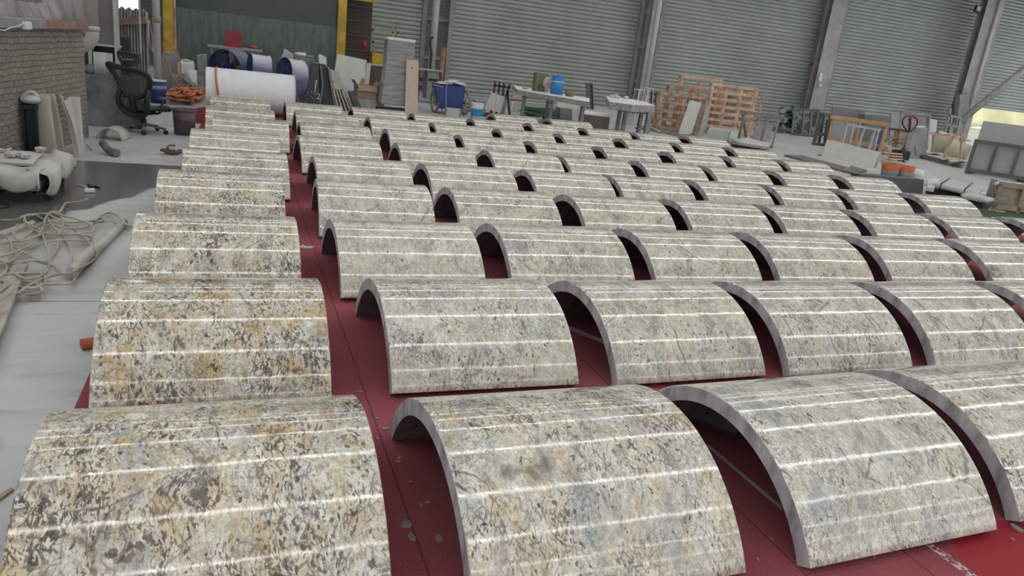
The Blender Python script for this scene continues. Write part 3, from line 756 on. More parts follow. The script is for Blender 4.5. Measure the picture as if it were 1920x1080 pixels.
# hanging cloth
mb = MB(); a = at(268, 38, 15.2)
def hang(s, tt):
    u = 268 + 6 * (1 - s) + s * (12 + 8 * min(1, tt * 1.5)); v = 38 + tt * (40 + 22 * s)
    p = at(u, v, 15.2); p.y += 0.05 * math.sin(s * 9 + tt * 3); return p
mb.grid(hang, 14, 12); tag(mb.done('hanging_cloth', M_CLOTH, solid=0.01), 'dusty grey cloth hanging beside the weathered sheets', 'cloth')

# ---- shell, slab and stand by the wall
c = Vector((-1.87, 9.62, 0)); hh = height_to(c, 179)
mb = MB(); ra, rb = 0.165, 0.235
mb.lathe((c.x, c.y, 0), [(rb + 0.02 * math.sin(k / 8 * PI) + (ra - rb) * (k / 8), hh * k / 8) for k in range(9)], 26, arc=(PI * 0.95, PI * 2.08), axis=(-.06, 0, 1))
tag(mb.done('column_shell', mat('beige_stone_shell', (0.43, 0.385, 0.335), 0.5, var=0.05), solid=0.035), 'tapering beige stone column shell standing against the brick wall', 'column shell')
quad('stone_slab', 'pale narrow stone slab leaning beside the beige column shell', 'slab', [(121, 188, 10.35), (131, 181, 10.5), (145, 182, 10.5), (154, None, 10.15), (143, None, 10.1), (136, 262, 10.2)], (0.02, 0.06, 0), M_WSLAB)
quad('offcut_strip', 'thin brown stone strip wedged between the column shell and the pale slab', 'offcut', [(111, 178, 10.1), (116, 181, 10.1), (134, 225, 10.0), (150, None, 9.9), (140, None, 9.9), (127, 225, 10.0)], (0, 0.05, 0), M_TILE)
c = Vector((-2.05, 9.42, 0)); 
t = thing('tool_stand', 'dark tool stand with a folded pale green sack, left of the column shell', 'stand', (c.x, c.y, 0)); hs = height_to(c, 196)
mb = MB(); mb.box((c.x, c.y, hs - 0.02), (0.14, 0.18, 0.04)); mb.done('shelf', M_BLACK, t)
mb = MB(); mb.box((c.x, c.y + .03, (hs - .04) / 2), (.1, .1, hs - .05)); mb.done('stand_body', M_BLACK, t)
for dx in (-.06, .06):
    for dy in (-.08, .08):
        mb = MB(); mb.bar((c.x + dx, c.y + dy, 0), (c.x + dx, c.y + dy, hs - .04), 0.025); mb.done('leg', M_BLACK, t)
mb = MB(); mb.blob((c.x, c.y, hs + .056), (0.10, 0.10, 0.05), 0.1); mb.tube(cr([(c.x - .08, c.y, hs + .06), (c.x - .01, c.y, hs + .13), (c.x + .05, c.y, hs + .12), (c.x + .08, c.y, hs + .05)]), 0.02, 8)
tag(mb.done('folded_sack', M_GSLAB), 'pale green folded sack on the dark stand by the brick wall', 'sack')

# ---- foam-draped slab bundle on a pallet
bx0, bx1, by0, by1 = -2.12, -1.58, 7.42, 8.42
t = thing('slab_bundle', 'stack of slabs on a dark pallet draped with white foam sheets by the brick wall', 'slab bundle', ((bx0 + bx1) / 2, (by0 + by1) / 2, 0))
mb = MB()
for yy in (by0 + .1, (by0 + by1) / 2, by1 - .1): mb.box(((bx0 + bx1) / 2, yy, 0.04), (bx1 - bx0, 0.09, 0.08))
for k in range(5): mb.box((bx0 + .06 + k * .12, (by0 + by1) / 2, 0.09), (0.09, by1 - by0, 0.02))
mb.done('pallet', mat('wet_dark_timber', (0.05, 0.045, 0.04), 0.8), t)
mb = MB()
for k in range(4): mb.box(((bx0 + bx1) / 2 + .01 * (k % 2), (by0 + by1) / 2, 0.125 + k * 0.045), (bx1 - bx0 - .04, by1 - by0 - .05, 0.04))
mb.done('slab_stack', M_DUSTY, t)
mb = MB(); mb.box(((bx0 + bx1) / 2 - .03, (by0 + by1) / 2 - .05, 0.315), (bx1 - bx0 - .14, by1 - by0 - .35, 0.025), RZ(0.06)); mb.done('top_board', M_DUSTY, t, bevel=0.004)
for (e0, e1, nn) in (((bx0 - .02, by0), (bx1, by0 - .03), Vector((0.1, -1, 0))), ((bx1, by0 - .02), (bx1 + .03, by1), Vector((1, 0, 0))), ((bx0, by1), (bx0, by0), Vector((-1, 0, 0)))):
    mb = MB()
    def drape(s, tt, e0=e0, e1=e1, nn=nn):
        p = Vector((e0[0] + (e1[0] - e0[0]) * s, e0[1] + (e1[1] - e0[1]) * s, 0))
        sc_ = abs(math.sin(s * PI * 2 + .25)) ** 0.35
        out = 0.02 + 0.055 * math.sin(tt * PI * .8) * (0.6 + 0.4 * sc_) + .012 * math.sin(s * 17 + tt * 4)
        z = 0.30 - (0.13 + 0.09 * sc_ + .03 * math.sin(s * 5 + 1)) * tt - 0.012 * math.sin(s * 11)
        if tt < .25: out -= (0.25 - tt) * 0.5
        return p + nn * out + Vector((0, 0, z + 0.01))
    mb.grid(drape, 48, 12); mb.done('foam_sheet', M_WSLAB, t, solid=0.012)
for k in range(9):
    mb = MB(); s_ = random.uniform(.02, .045)
    mb.blob((bx0 + .08 + .04 * k, random.uniform(by0 + .2, by1 - .25), 0.328 + s_ * .7), (s_ * 1.4, s_, s_ * .8), 0.2, 1, flat=True)
    tag(mb.done('rubble_lump', M_DUSTY), '%s pale rubble lump from the left on the foam-draped slab bundle' % ORD[k], 'rubble', 'rubble lumps on the slab bundle')
# charger and wires beside it
t = thing('charger', 'small white plug adaptor with a thin cable on the wet floor', 'adaptor', gp(168, 361))
c = gp(168, 361); mb = MB(); mb.box(c + Vector((0, 0, .02)), (.09, .05, .035), RZ(.3)); mb.done('housing', M_WHITE, t, bevel=.006)
mb = MB(); mb.tube(cr([c + Vector((-.03, 0, .02)), gp(163, 352, .01), gp(152, 348, .01), gp(142, 346, .01)]), .006, 6); mb.done('cable', M_WHITE, t)
mb = MB(); mb.tube(cr([gp(165, 345, .01), gp(172, 350, .02), gp(178, 349, .01), gp(186, 352, .01)]), .009, 6); tag(mb.done('dark_strap', M_BLACK), 'short dark strap lying near the white plug adaptor', 'strap')

# ---- hose tangle, pvc pipe and planks, lower left
pz = lambda L, z=.02: [gp(u, v, z + .03 * ((i * 7) % 3)) for i, (u, v) in enumerate(L)]
mb = MB()
loops = [
 [(253, 425), (236, 420), (222, 405), (205, 399), (190, 405), (178, 413), (160, 415), (120, 416), (90, 402), (70, 401), (48, 405), (50, 418), (75, 432), (85, 455), (92, 480), (88, 505), (70, 520), (40, 520), (10, 500), (-20, 495)],
 [(248, 425), (215, 417), (190, 413), (165, 425), (140, 428), (110, 425), (80, 410), (55, 402), (45, 410), (60, 430), (100, 440), (150, 437), (175, 433), (168, 420), (140, 410), (95, 400), (88, 405), (100, 425), (120, 445), (133, 470), (132, 500), (128, 512)],
 [(0, 413), (30, 412), (46, 405), (80, 402), (110, 398), (118, 388), (125, 381), (150, 378), (165, 373)],
 [(-20, 465), (10, 455), (50, 450), (80, 440), (110, 437), (155, 440), (172, 447), (160, 451), (110, 450), (70, 460), (45, 470), (20, 490), (-15, 500)],
 [(-20, 480), (20, 495), (60, 488), (100, 500), (125, 512), (150, 502), (175, 488), (183, 475), (175, 462), (150, 440), (130, 425), (100, 415), (70, 425), (40, 450), (25, 440), (25, 430), (35, 420)],
 [(-20, 520), (0, 515), (45, 512), (78, 515), (85, 530), (60, 540), (20, 535), (0, 528), (-10, 540), (20, 552), (70, 550), (78, 542), (60, 530), (30, 528), (0, 545), (-20, 560)],
 [(55, 530), (90, 533), (130, 531), (140, 525), (135, 515), (120, 512), (90, 520), (60, 532), (40, 545), (20, 558), (-20, 565)],
 [(-20, 450), (5, 440), (20, 455), (22, 480), (10, 510), (-15, 530)],
 [(20, 460), (40, 470), (80, 490), (105, 470), (110, 440), (118, 420), (112, 400), (95, 398), (85, 410), (80, 430), (55, 460), (10, 478), (-20, 485)],
]
for L in loops: mb.tube(cr(pz(L), 5), 0.0085, 7)
tag(mb.done('air_hose', M_CREAM_HOSE, loc=gp(80, 480)), 'tangled cream hose lying in loops on the floor at left', 'hose')
mb = MB(); mb.tube(cr([gp(177, 415, .02), gp(185, 412, .02), gp(195, 413, .02)], 4), .013, 8); tag(mb.done('hose_joint', M_BLACK), 'black tape joint on the cream hose beside the white pvc pipe', 'hose joint')
t = thing('pvc_pipe', 'dusty white plastic pipe with an elbow lying on the floor', 'pipe', gp(180, 460))
a = gp(232, 417, .035); k1 = gp(178, 470, .04); k2 = gp(135, 512, .045)
mb = MB(); mb.cyl(a, k1, .033, seg=22); mb.done('pipe_run', M_PVC, t)
mb = MB(); mb.tube(cr([k1, gp(168, 474, .05), gp(158, 484, .05), k2], 5), .040, 20); mb.done('elbow', M_PVC, t)
P = [gp(29, 508), gp(54, 510), gp(30, 575), gp(0, 655), gp(-60, 780), gp(-110, 780), gp(-30, 620)]
mb = MB(); mb.prism([p + Vector((0, 0, .03)) for p in P], (0, 0, .035))
o = tag(mb.done('wooden_plank', mat('grey_weathered_wood', (0.40, 0.36, 0.33), 0.8, var=0.2, stretch=(4, 1, 1)), bevel=.003), 'long grey wooden plank lying over the hose at the left edge', 'plank')
mb = MB(); mb.box(gp(20, 560, .015), (.3, .05, .03), RZ(.2)); tag(mb.done('wood_block', mat('grey_weathered_wood', (0, 0, 0))), 'small timber block under the long grey plank', 'timber block')
flat('wooden_board', 'flat pale timber board lying behind the hose tangle', 'board', [(-20, 448), (62, 419), (68, 424), (-20, 458)], 0.0, .03, M_PVC)
flat('wood_offcut', 'thin wooden offcut on the floor beside the front left arch', 'offcut', [(-12, 940), (20, 918), (26, 921), (-10, 948)], 0, .01, M_WOOD)
a = gp(152, 646, .03); b_ = gp(190, 640, .03)
mb = MB(); mb.cyl(a, b_ + (b_ - a) * 2, .028, seg=16); tag(mb.done('orange_pipe', mat('orange_plastic_pipe', (0.45, 0.10, 0.03), 0.5)), 'orange plastic pipe end sticking out from under a left-hand arch', 'pipe')
mb = MB(); a = gp(8, 386, .01); mb.tube([a + Vector((.05 * math.cos(k / 10 * PI) - .02, .09 * math.sin(k / 10 * PI), 0)) for k in range(-4, 12)], .006, 6); tag(mb.done('cable_loop', M_BLACK), 'small black cable loop on the floor at the left edge', 'cable')

# ---- between bundle and chair: sticks, drum, bent pipe
mb = MB(); mb.cyl(gp(153, 222, .03), gp(192, 231, .03), .012, seg=10); tag(mb.done('wooden_stick', M_PVC), 'pale stick lying at the foot of the concrete plinth', 'stick')
mb = MB(); mb.cyl(gp(222, 238, .03), gp(262, 246, .03), .012, seg=10); tag(mb.done('metal_rod', M_STEEL), 'grey rod lying left of the office chair base', 'rod')
c = gp(206, 262)
mb = MB(); mb.lathe((c.x, c.y - .05, .0), [(.16, 0), (.16, .3)], 20, arc=(0, PI), axis=(0.25, 1, 0))
for v in mb.bm.verts: pass
o = mb.done('clay_pipe_half', M_PVC, solid=.02); tag(o, 'half-round grey pipe section lying on the floor left of the office chair', 'pipe section')
mb = MB(); mb.tube(cr([gp(192, 268, .12), gp(198, 275, .09), gp(206, 283, .05), gp(220, 287, .05)], 6), .045, 14); tag(mb.done('bent_pipe', M_INNER), 'bent grey pipe with a dark open end near the wet floor', 'pipe')
flat('white_board', 'small flat white board on the floor near the bent pipe', 'board', [(163, 272), (196, 272), (204, 282), (172, 283)], 0, .012, M_WSLAB)
mb = MB()
for k in range(7):
    c = gp(random.uniform(315, 338), random.uniform(278, 292)); mb.tube(cr([c + Vector((random.uniform(-.1, .1), random.uniform(-.12, .12), random.uniform(.01, .06))) for _ in range(4)], 4), .012, 6)
tag(mb.done('rag_heap', mat('brown_rags', (0.16, 0.10, 0.085), 0.9)), 'small brown heap of twisted rags left of the arches', 'rags', kind='stuff')

# ---- office chair seen from behind
def office_chair():
    base = gp(270, 248)
    t = thing('office_chair', 'black mesh office chair with headrest, seen from behind at left', 'chair', (base.x, base.y, 0))
    a = math.radians(-30)          # facing direction, turned right of straight ahead
    fx = Vector((math.sin(-a), math.cos(-a), 0)); rx = Vector((fx.y, -fx.x, 0)); B = Vector((base.x, base.y, 0))
    def p(r, f, z): return B + rx * r + fx * f + Vector((0, 0, z))
    for k in range(5):
        an = k * 2 * PI / 5 + .3; d = rx * math.cos(an) + fx * math.sin(an)
        mb = MB(); mb.bar(B + d * .03 + Vector((0, 0, .12)), B + d * .31 + Vector((0, 0, .075)), .05, .03); l = mb.done('base_arm', mat('dusty_grey_plastic', (0.11, 0.11, 0.115), 0.5, dust=.3), t, bevel=.006)
        mb = MB(); mb.cyl(B + d * .31 + rx * .02 + Vector((0, 0, .03)), B + d * .31 - rx * .02 + Vector((0, 0, .03)), .03, seg=14); under(mb.done('castor', M_BLACK, t), l)
    mb = MB(); mb.cyl(B + Vector((0, 0, .08)), B + Vector((0, 0, .28)), .028); mb.cyl(B + Vector((0, 0, .08)), B + Vector((0, 0, .2)), .04); mb.done('gas_lift', M_BLACK, t)
    mb = MB(); mb.box(p(0, .02, .29), (.22, .26, .05), RZ(a)); mb.done('mechanism', M_BLACK, t, bevel=.01)
    mb = MB()
    def seat(s, q): 
        x = (s - .5) * .5; y = (q - .5) * .5 + .06
        return p(x, y, 0.36 + .03 * (abs(s - .5) * 2) ** 3 - .04 * max(0, q - .8) * 5)
    mb.grid(seat, 12, 12); mb.done('seat', mat('dark_mesh_fabric', (0.05, 0.053, 0.06), 0.8), t, solid=.06)
    # back frame: rounded D outline with see-through mesh
    def back(r, z, off=0.0):                     # z 0..1 up the back
        return p(r * 1.08, -.22 - .10 * z + .05 * math.sin(max(0, min(1, z)) * PI) + off, .52 + .44 * z)
    out = [(-.29, .97), (-.15, .93), (0, .88), (.15, .86), (.25, .78), (.27, .55), (.22, .25), (.12, .04), (0, .0), (-.10, .06), (-.17, .30), (-.24, .65)]
    mb = MB(); mb.tube(cr([back(r, z) for r, z in out], 6, True), .034, 10, closed=True); mb.done('back_frame', M_BLACK, t)
    mb = MB(); vs = [mb.bm.verts.new(q) for q in cr([back(r * .97, z * .97 + .01) for r, z in out], 6, True)]; mb.bm.faces.new(vs)
    o = mb.done('back_mesh', mesh_fabric(), t)
    mb = MB(); mb.tube(cr([back(0, .02, -.02), back(0, -.25, -.03), p(0, -.2, .32), p(0, -.05, .29)], 5), .045, 10); mb.done('spine', M_BLACK, t)
    mb = MB(); mb.tube(cr([back(-.17, .3, -.01), back(-.20, -.1, -.04), back(-.17, -.45, -.03), back(0, -.58, -.05), back(.17, -.5, -.03), back(.22, -.1, -.04), back(.23, .3, -.01)], 5), .036, 10); lf = mb.done('lumbar_frame', M_BLACK, t)
    for s_ in (-1, 1):
        mb = MB()
        def lum(s, q, s_=s_): return back(s_ * (.045 + .12 * s), -.42 + .36 * q, .01 * math.sin(s * PI))
        mb.grid(lum, 6, 6); under(mb.done('lumbar_pad', mat('grey_lumbar_pad', (0.09, 0.09, 0.105), 0.6), t, solid=.02), lf)
        # arm
        mb = MB(); mb.tube(cr([p(s_ * .22, -.02, .30), p(s_ * .31, -.04, .34), p(s_ * .31, .02, .50)], 5), .018, 8); ap = mb.done('arm_post', M_BLACK, t)
        mb = MB(); mb.box(p(s_ * .31, .08, .53), (.08, .27, .035), RZ(a)); under(mb.done('arm_pad', mat('grey_arm_pad', (0.10, 0.10, 0.115), 0.6), t, bevel=.012), ap)
    # headrest
    mb = MB(); mb.bar(back(0, .9, -.01), p(-.01, -.34, 1.02), .035, .02); mb.done('headrest_post', M_BLACK, t)
    hc = p(-.01, -.31, 1.05)
    ol = [(-.16, .075), (-.1, .085), (.1, .075), (.16, .05), (.15, -.04), (.08, -.08), (-.08, -.06), (-.15, -.01)]
    def hp(r, z): return hc + rx * r + Vector((0, 0, z)) + fx * (.03 + .25 * r * r)
    mb = MB(); mb.tube(cr([hp(*q) for q in ol], 5, True), .014, 8, closed=True); vs = [mb.bm.verts.new(q) for q in cr([hp(*q) for q in ol], 5, True)]; mb.bm.faces.new(vs); hr_ = mb.done('headrest', mat('dark_mesh_fabric', (0, 0, 0)), t)
    mb = MB(); mb.tube(cr([hp(-.1, .03) - fx * .03, hp(-.05, -.01) - fx * .04, hp(.03, -.01) - fx * .04, hp(.1, .0) - fx * .03], 5), .008, 6); under(mb.done('headrest_bracket', M_SCREW, t), hr_)
def mesh_fabric():
    m, nt, ns, lk, b = nodes_of('open_mesh_fabric')
    b.inputs['Base Color'].default_value = (.05, .055, .06, 1); b.inputs['Roughness'].default_value = .7; b.inputs['Alpha'].default_value = .75
    return m
office_chair()

# ---- bin, foam offcuts and carpet roll right of the chair
c = gp(346, 252)
t = thing('plastic_bucket', 'dark grey bucket with printed lettering and a red-stained lower half', 'bucket', c)
mb = MB(); rB = .165; hB = .38
mb.lathe(c, [(0, 0), (rB * .86, 0), (rB, hB), (rB * .95, hB), (rB * .82, .02), (0, .02)], 32); mb.done('pail', mat('grey_pail_plastic', (0.10, 0.10, 0.11), 0.5, col2=(0.11, 0.05, 0.06), scale=3), t)
mb = MB(); mb.lathe(c + Vector((0, 0, hB - .03)), [(rB * 1.0, 0), (rB * 1.05, .005), (rB * 1.05, .03), (rB, .035)], 32); mb.done('rim', mat('grey_pail_plastic', (0, 0, 0)), t)
dirc = (CAMPOS - c); dirc.z = 0; dirc.normalize(); yw = math.atan2(dirc.y, dirc.x) + PI / 2
M_INK = mat('dark_print', (0.02, 0.02, 0.02), .6)
M_LIGHTINK = mat('light_print', (0.4, 0.4, 0.4), .6)
text('print', 'III W/', .075, c + dirc * (rB * .965 + .003) + Vector((0, 0, .20)), (PI / 2 - .05, 0, yw), M_INK, t)
text('print', '2', .09, c + dirc * (rB * .93 + .003) + Vector((.02, 0, .11)), (PI / 2 - .05, 0, yw), M_INK, t)
quad('foam_offcut', 'white foam offcut propped between the office chair and the grey bucket', 'foam offcut', [(300, None, 13.3), (312, 218, 13.3), (326, 203, 13.3), (327, None, 13.3)], (0, .03, 0), M_FOAM)
quad('carpet_offcut', 'red carpet offcut standing behind the grey bucket', 'carpet offcut', [(366, 204, 14.0), (386, 200, 14.0), (384, None, 14.0), (360, None, 14.0)], (0, .05, 0), M_CARPET)

# ---- orange hose heap, blue drum, block, jerrycans
mb = MB(); random.seed(11)
ctr = gp(348, 188)
for k in range(9):
    P_ = [ctr + Vector((random.uniform(-.32, .36), random.uniform(-1.2, 1.2), .03 + .02 * k + random.uniform(0, .06))) for _ in range(9)]
    mb.tube(cr(P_, 7), .022, 7)
for k in range(6):
    r0 = random.uniform(.2, .36); ph = random.uniform(0, 6)
    mb.tube([ctr + Vector((.1 * math.sin(k) + r0 * math.cos(a_), 1.9 * r0 * math.sin(a_), .05 + .03 * k + .03 * math.sin(2 * a_ + ph))) for a_ in [i / 28 * 2 * PI + ph for i in range(26)]], .022, 7)
tag(mb.done('orange_hose', M_ORANGE), 'heap of coiled orange hose on the floor behind the grey bucket', 'hose')
mb = MB()
for us in ([(308, 72), (306, 85), (311, 110), (322, 140), (335, 165), (343, 176)], [(309, 73), (318, 80), (332, 98), (338, 120), (337, 150), (336, 172)], [(262, 110), (270, 130), (275, 145), (268, 160)]):
    mb.tube(cr([at(u, v, 17.6) for u, v in us], 6), .016, 7)
mb.bm.verts.ensure_lookup_table()
tag(mb.done('hanging_hose', M_ORANGE), 'orange hose hanging in a long loop from the yellow post', 'hose')
c = foot(296, 16.9)
t = thing('paint_drum', 'blue drum with a pale stripe standing beyond the office chair', 'drum', c)
mb = MB(); mb.cyl(c, c + Vector((0, 0, .42)), .155, .165, 28); mb.done('drum_body', M_BLUE, t)
mb = MB(); mb.cyl(c + Vector((0, 0, .27)), c + Vector((0, 0, .34)), .167, .169, 28); mb.done('stripe', mat('lilac_stripe', (.35, .33, .55), .4), t)
mb = MB(); mb.cyl(c + Vector((0, 0, .42)), c + Vector((0, 0, .45)), .172, .172, 28); mb.done('lid', M_WHITE, t)
quad('machine_block', 'grey concrete block behind the hanging orange hose', 'block', [(304, 97, 19.7), (333, 99, 19.7), (333, None, 19.7), (300, None, 19.7)], (0, .5, 0), M_GREYSLAB)
def jerry(u, v, Y, w, h, label):
    top = at(u, v, Y); c = Vector((top.x, Y, top.z - h))
    t = thing('jerrycan', label, 'jerrycan', (c.x, c.y, c.z))
    mb = MB(); mb.box(c + Vector((0, 0, h * .45)), (w, w * .6, h * .9)); mb.done('can_body', M_WHITE, t, bevel=w * .12)
    mb = MB(); mb.tube(cr([c + Vector((-w * .25, 0, h * .88)), c + Vector((-w * .2, 0, h)), c + Vector((w * .15, 0, h)), c + Vector((w * .2, 0, h * .88))], 4), w * .05, 7); mb.done('handle', M_WHITE, t)
    mb = MB(); mb.cyl(c + Vector((w * .35, 0, h * .88)), c + Vector((w * .35, 0, h)), w * .1); mb.done('cap', M_WHITE, t)
    return c
c = jerry(349, 113, 19.5, .36, .34, 'white jerrycan standing among grey pipes behind the hose heap')
mb = MB(); mb.box((c.x + .05, 19.6, c.z / 2 - .002), (.7, .5, c.z - .005)); tag(mb.done('low_crate', M_GREYSLAB, bevel=.01), 'low grey crate under the white jerrycan', 'crate')
c2 = at(360, 131, 19.2); mb = MB(); mb.cyl((c2.x, 19.2, 0), (c2.x, 19.2, c2.z), .11, seg=20); tag(mb.done('white_tub', M_WHITE), 'small white tub right of the jerrycan', 'tub')
for k, (a, b_) in enumerate([((340, 143), (375, 160)), ((342, 150), (384, 150)), ((338, 160), (380, 163)), ((345, 138), (372, 163))]):
    mb = MB(); pa = at(a[0], a[1], 18.7 + .1 * k); pb = at(b_[0], b_[1], 18.7 + .1 * k); pa.z = max(.05, pa.z); pb.z = max(.05, pb.z * .5)
    mb.cyl(pa, pb, .035, seg=14); tag(mb.done('grey_pipe', M_STEEL), ['topmost', 'second', 'third', 'lowest'][k] + ' grey pipe of the loose pile before the white jerrycan', 'pipe', 'grey pipes piled behind the orange hose')

# ---- spray booth with green panels and yellow posts
BOY = 22.6
bl = at(315, 100, BOY).x; brr = at(640, 60, BOY).x; bz = ROOF_Z - .6
t = thing('machine_booth', 'large machine booth with green panels between yellow posts', 'booth', ((bl + brr) / 2, BOY, 0))
def booth_panel_mat():
    m, nt, ns, lk, b = nodes_of('dusty_green_panel')
    tc = N(nt, 'ShaderNodeTexCoord'); mp = N(nt, 'ShaderNodeMapping'); mp.inputs['Scale'].default_value = (5, 1, .9); lk.new(tc.outputs['Object'], mp.inputs[0])
    nz = N(nt, 'ShaderNodeTexNoise', i_Scale=1.6, i_Detail=6.0, i_Roughness=.7); lk.new(mp.outputs[0], nz.inputs['Vector'])
    sx = N(nt, 'ShaderNodeSeparateXYZ'); lk.new(tc.outputs['Object'], sx.inputs[0])
    r = ramp(nt, [(.35, (.055, .085, .078)), (.7, (.15, .18, .165))]); lk.new(nz.outputs[0], r.inputs[0])
    lk.new(r.outputs[0], b.inputs['Base Color']); b.inputs['Roughness'].default_value = .35
    return m
M_BOOTH = booth_panel_mat()
zm = at(490, 33, BOY).z
mb = MB(); mb.box(((bl + brr) / 2, BOY, zm / 2), (brr - bl, .03, zm)); mb.done('lower_panel', M_BOOTH, t)
mb = MB(); mb.box(((bl + .45 + brr - .2) / 2, BOY + .03, (zm + bz) / 2), (brr - bl, .02, bz - zm)); mb.done('upper_panel', mat('dark_green_glass', (.03, .045, .042), .25, var=.1, scale=1), t)
for u in (316, 640):
    x = at(u, 60, BOY - .1).x; mb = MB(); mb.box((x, BOY - .08, bz / 2), (.24, .16, bz)); mb.done('yellow_post', M_YEL, t, bevel=.01)
x = at(328, 60, BOY - .2).x; mb = MB(); mb.box((x, BOY - .1, bz / 2), (.06, .06, bz)); mb.done('trim_rod', M_REDWOOD, t)
bx2 = at(698, 40, BOY + 1.2).x
mb = MB(); mb.box(((brr + bx2) / 2, BOY + .6, at(670, 4, BOY + .5).z + .3), (bx2 - brr, .2, .5)); mb.done('yellow_beam', M_YEL, t)
mb = MB(); mb.box(((brr + bx2) / 2, BOY + 1.3, bz / 2), (bx2 - brr, .05, bz)); mb.done('brown_shutter_panel', mat('dark_brown_slats', (.075, .055, .048), .6, var=.25, scale=4, stretch=(.2, 1, 6)), t)
mb = MB()
for k in range(9): mb.box(((brr + bx2) / 2, BOY + 1.24, .5 + k * .42), (bx2 - brr - .1, .04, .03))
mb.done('shelf_rail', mat('olive_rail', (.12, .10, .06), .6), t)
c = at(683, 84, BOY + .9); mb = MB(); mb.cyl(c - Vector((0, 0, .12)), c + Vector((0, 0, .12)), .07); tag(mb.done('red_extinguisher', M_RED), 'small red extinguisher hung in the brown opening beside the yellow post', 'extinguisher')

# ---- slab bench, red box, cloth
YB = 21.0
t = thing('slab_bench', 'bench with a thin grey stone top in front of the green panel', 'bench', foot(440, YB))
za = at(440, 91, YB).z; xa = at(389, 90, YB).x; xb = at(492, 98, YB).x
mb = MB(); mb.box(((xa + xb) / 2, YB + .25, za), (xb - xa, .6, .05)); mb.done('bench_top', M_DUSTY, t, bevel=.005)
for x in (xa + .1, xb - .1):
    for y in (YB + .02, YB + .5):
        mb = MB(); mb.bar((x, y, 0), (x, y, za - .03), .05); mb.done('leg', M_STEEL, t)
zt = za + .025
x0 = at(423, 90, YB + .15).x; x1 = at(452, 90, YB + .15).x; hz_ = at(437, 58, YB + .15).z - zt
t = thing('red_box', 'open dark red metal box standing on the grey bench', 'box', ((x0 + x1) / 2, YB + .15, zt + .002))
mb = MB(); w = x1 - x0; cx = (x0 + x1) / 2
for dx, dy, sx_, sy_ in ((-w / 2, 0, .015, .3), (w / 2, 0, .015, .3), (0, -.15, w, .015), (0, .15, w, .015)): mb.box((cx + dx, YB + .15 + dy, zt + .002 + hz_ / 2), (sx_, sy_, hz_))
mb.done('box_side', M_RED, t)
mb = MB(); mb.box((cx, YB + .15, zt + .012), (w, .3, .015)); mb.done('box_bottom', M_RED, t)
c = at(474, 92, YB + .2); mb = MB(); mb.blob((c.x, YB + .2, zt + .055), (.13, .1, .05), .12); tag(mb.done('red_gloves', mat('faded_red_cloth', (.5, .07, .06), .8)), 'crumpled red gloves on the right end of the grey bench', 'gloves')
quad('small_white_table', 'small dusty white table left of the bench', 'table', [(369, 104, 20.3), (387, 102, 20.3), (387, None, 20.3), (373, None, 20.3)], (0, .35, 0), M_DUSTY)

# ---- drum fans
def fan(u, v, Y, R, Ld, ax, label, body, grille=True):
    c = at(u, v, Y); A = Vector(ax).normalized()
    t = thing('drum_fan', label, 'fan', (c.x, c.y, 0))
    mb = MB(); mb.lathe(c - A * Ld / 2, [(R * .98, 0), (R, .02), (R * .95, .05), (R * .95, Ld - .05), (R, Ld - .02), (R * .98, Ld)], 40, axis=A); o = mb.done('drum', body, t, solid=.012)
    f = c - A * Ld / 2; q = A.to_track_quat('Z', 'Y').to_matrix()
    mb = MB()
    for rr_ in (.3, .5, .7, .95): mb.tube([f + q @ Vector((R * rr_ * math.cos(a_), R * rr_ * math.sin(a_), 0)) for a_ in [i / 32 * 2 * PI for i in range(32)]], .007, 5, closed=True)
    for i in range(10): an = i * PI / 5; mb.bar(f + q @ Vector((R * .1 * math.cos(an), R * .1 * math.sin(an), 0)), f + q @ Vector((R * math.cos(an), R * math.sin(an), 0)), .012)
    gr_ = mb.done('grille', M_BLUE, t)
    mb = MB(); mb.cyl(f + A * .05, f + A * .3, R * .22, seg=20); under(mb.done('motor', M_BLUE, t), gr_)
    for i in range(5):
        mb = MB(); an = i * 2 * PI / 5
        def bl_(s, w_): return f + A * (.15 + (w_ - .5) * .12) + q @ Vector(((R * (.2 + .7 * s)) * math.cos(an + (w_ - .5) * .5), (R * (.2 + .7 * s)) * math.sin(an + (w_ - .5) * .5), 0))
        mb.grid(bl_, 4, 3); mb.done('blade', mat('dark_fan_blade', (.10, .08, .08), .5), t, solid=.006)
    for s_ in (-1, 1):
        mb = MB(); sd_ = A.cross(Vector((0, 0, 1))).normalized()
        pa = c + sd_ * s_ * R * .6 - Vector((0, 0, R * .8)); mb.bar(pa, (c.x + sd_.x * s_ * R * .8, c.y + sd_.y * s_ * R * .8, 0), .05); mb.done('foot', M_BLUE, t)
    return t
M_FANB = mat('dusty_blue_drum', (.16, .17, .30), .45, var=.2, dust=.95, dustcol=(.72, .75, .80))
fan(433, 128, 19.4, .44, .5, (.55, .83, .05), 'big dark blue drum fan lying behind the white foam roll', mat('dusty_navy_drum', (.06, .065, .14), .45, var=.2, dust=.55, dustcol=(.45, .45, .5)))
fan(486, 128, 18.3, .30, .42, (.98, .2, -.06), 'white and blue drum fan next to the big dark fan', M_FANB)
fan(547, 143, 18.6, .40, .42, (.9, .42, -.1), 'tilted blue and white drum fan behind the right end of the foam roll', M_FANB)

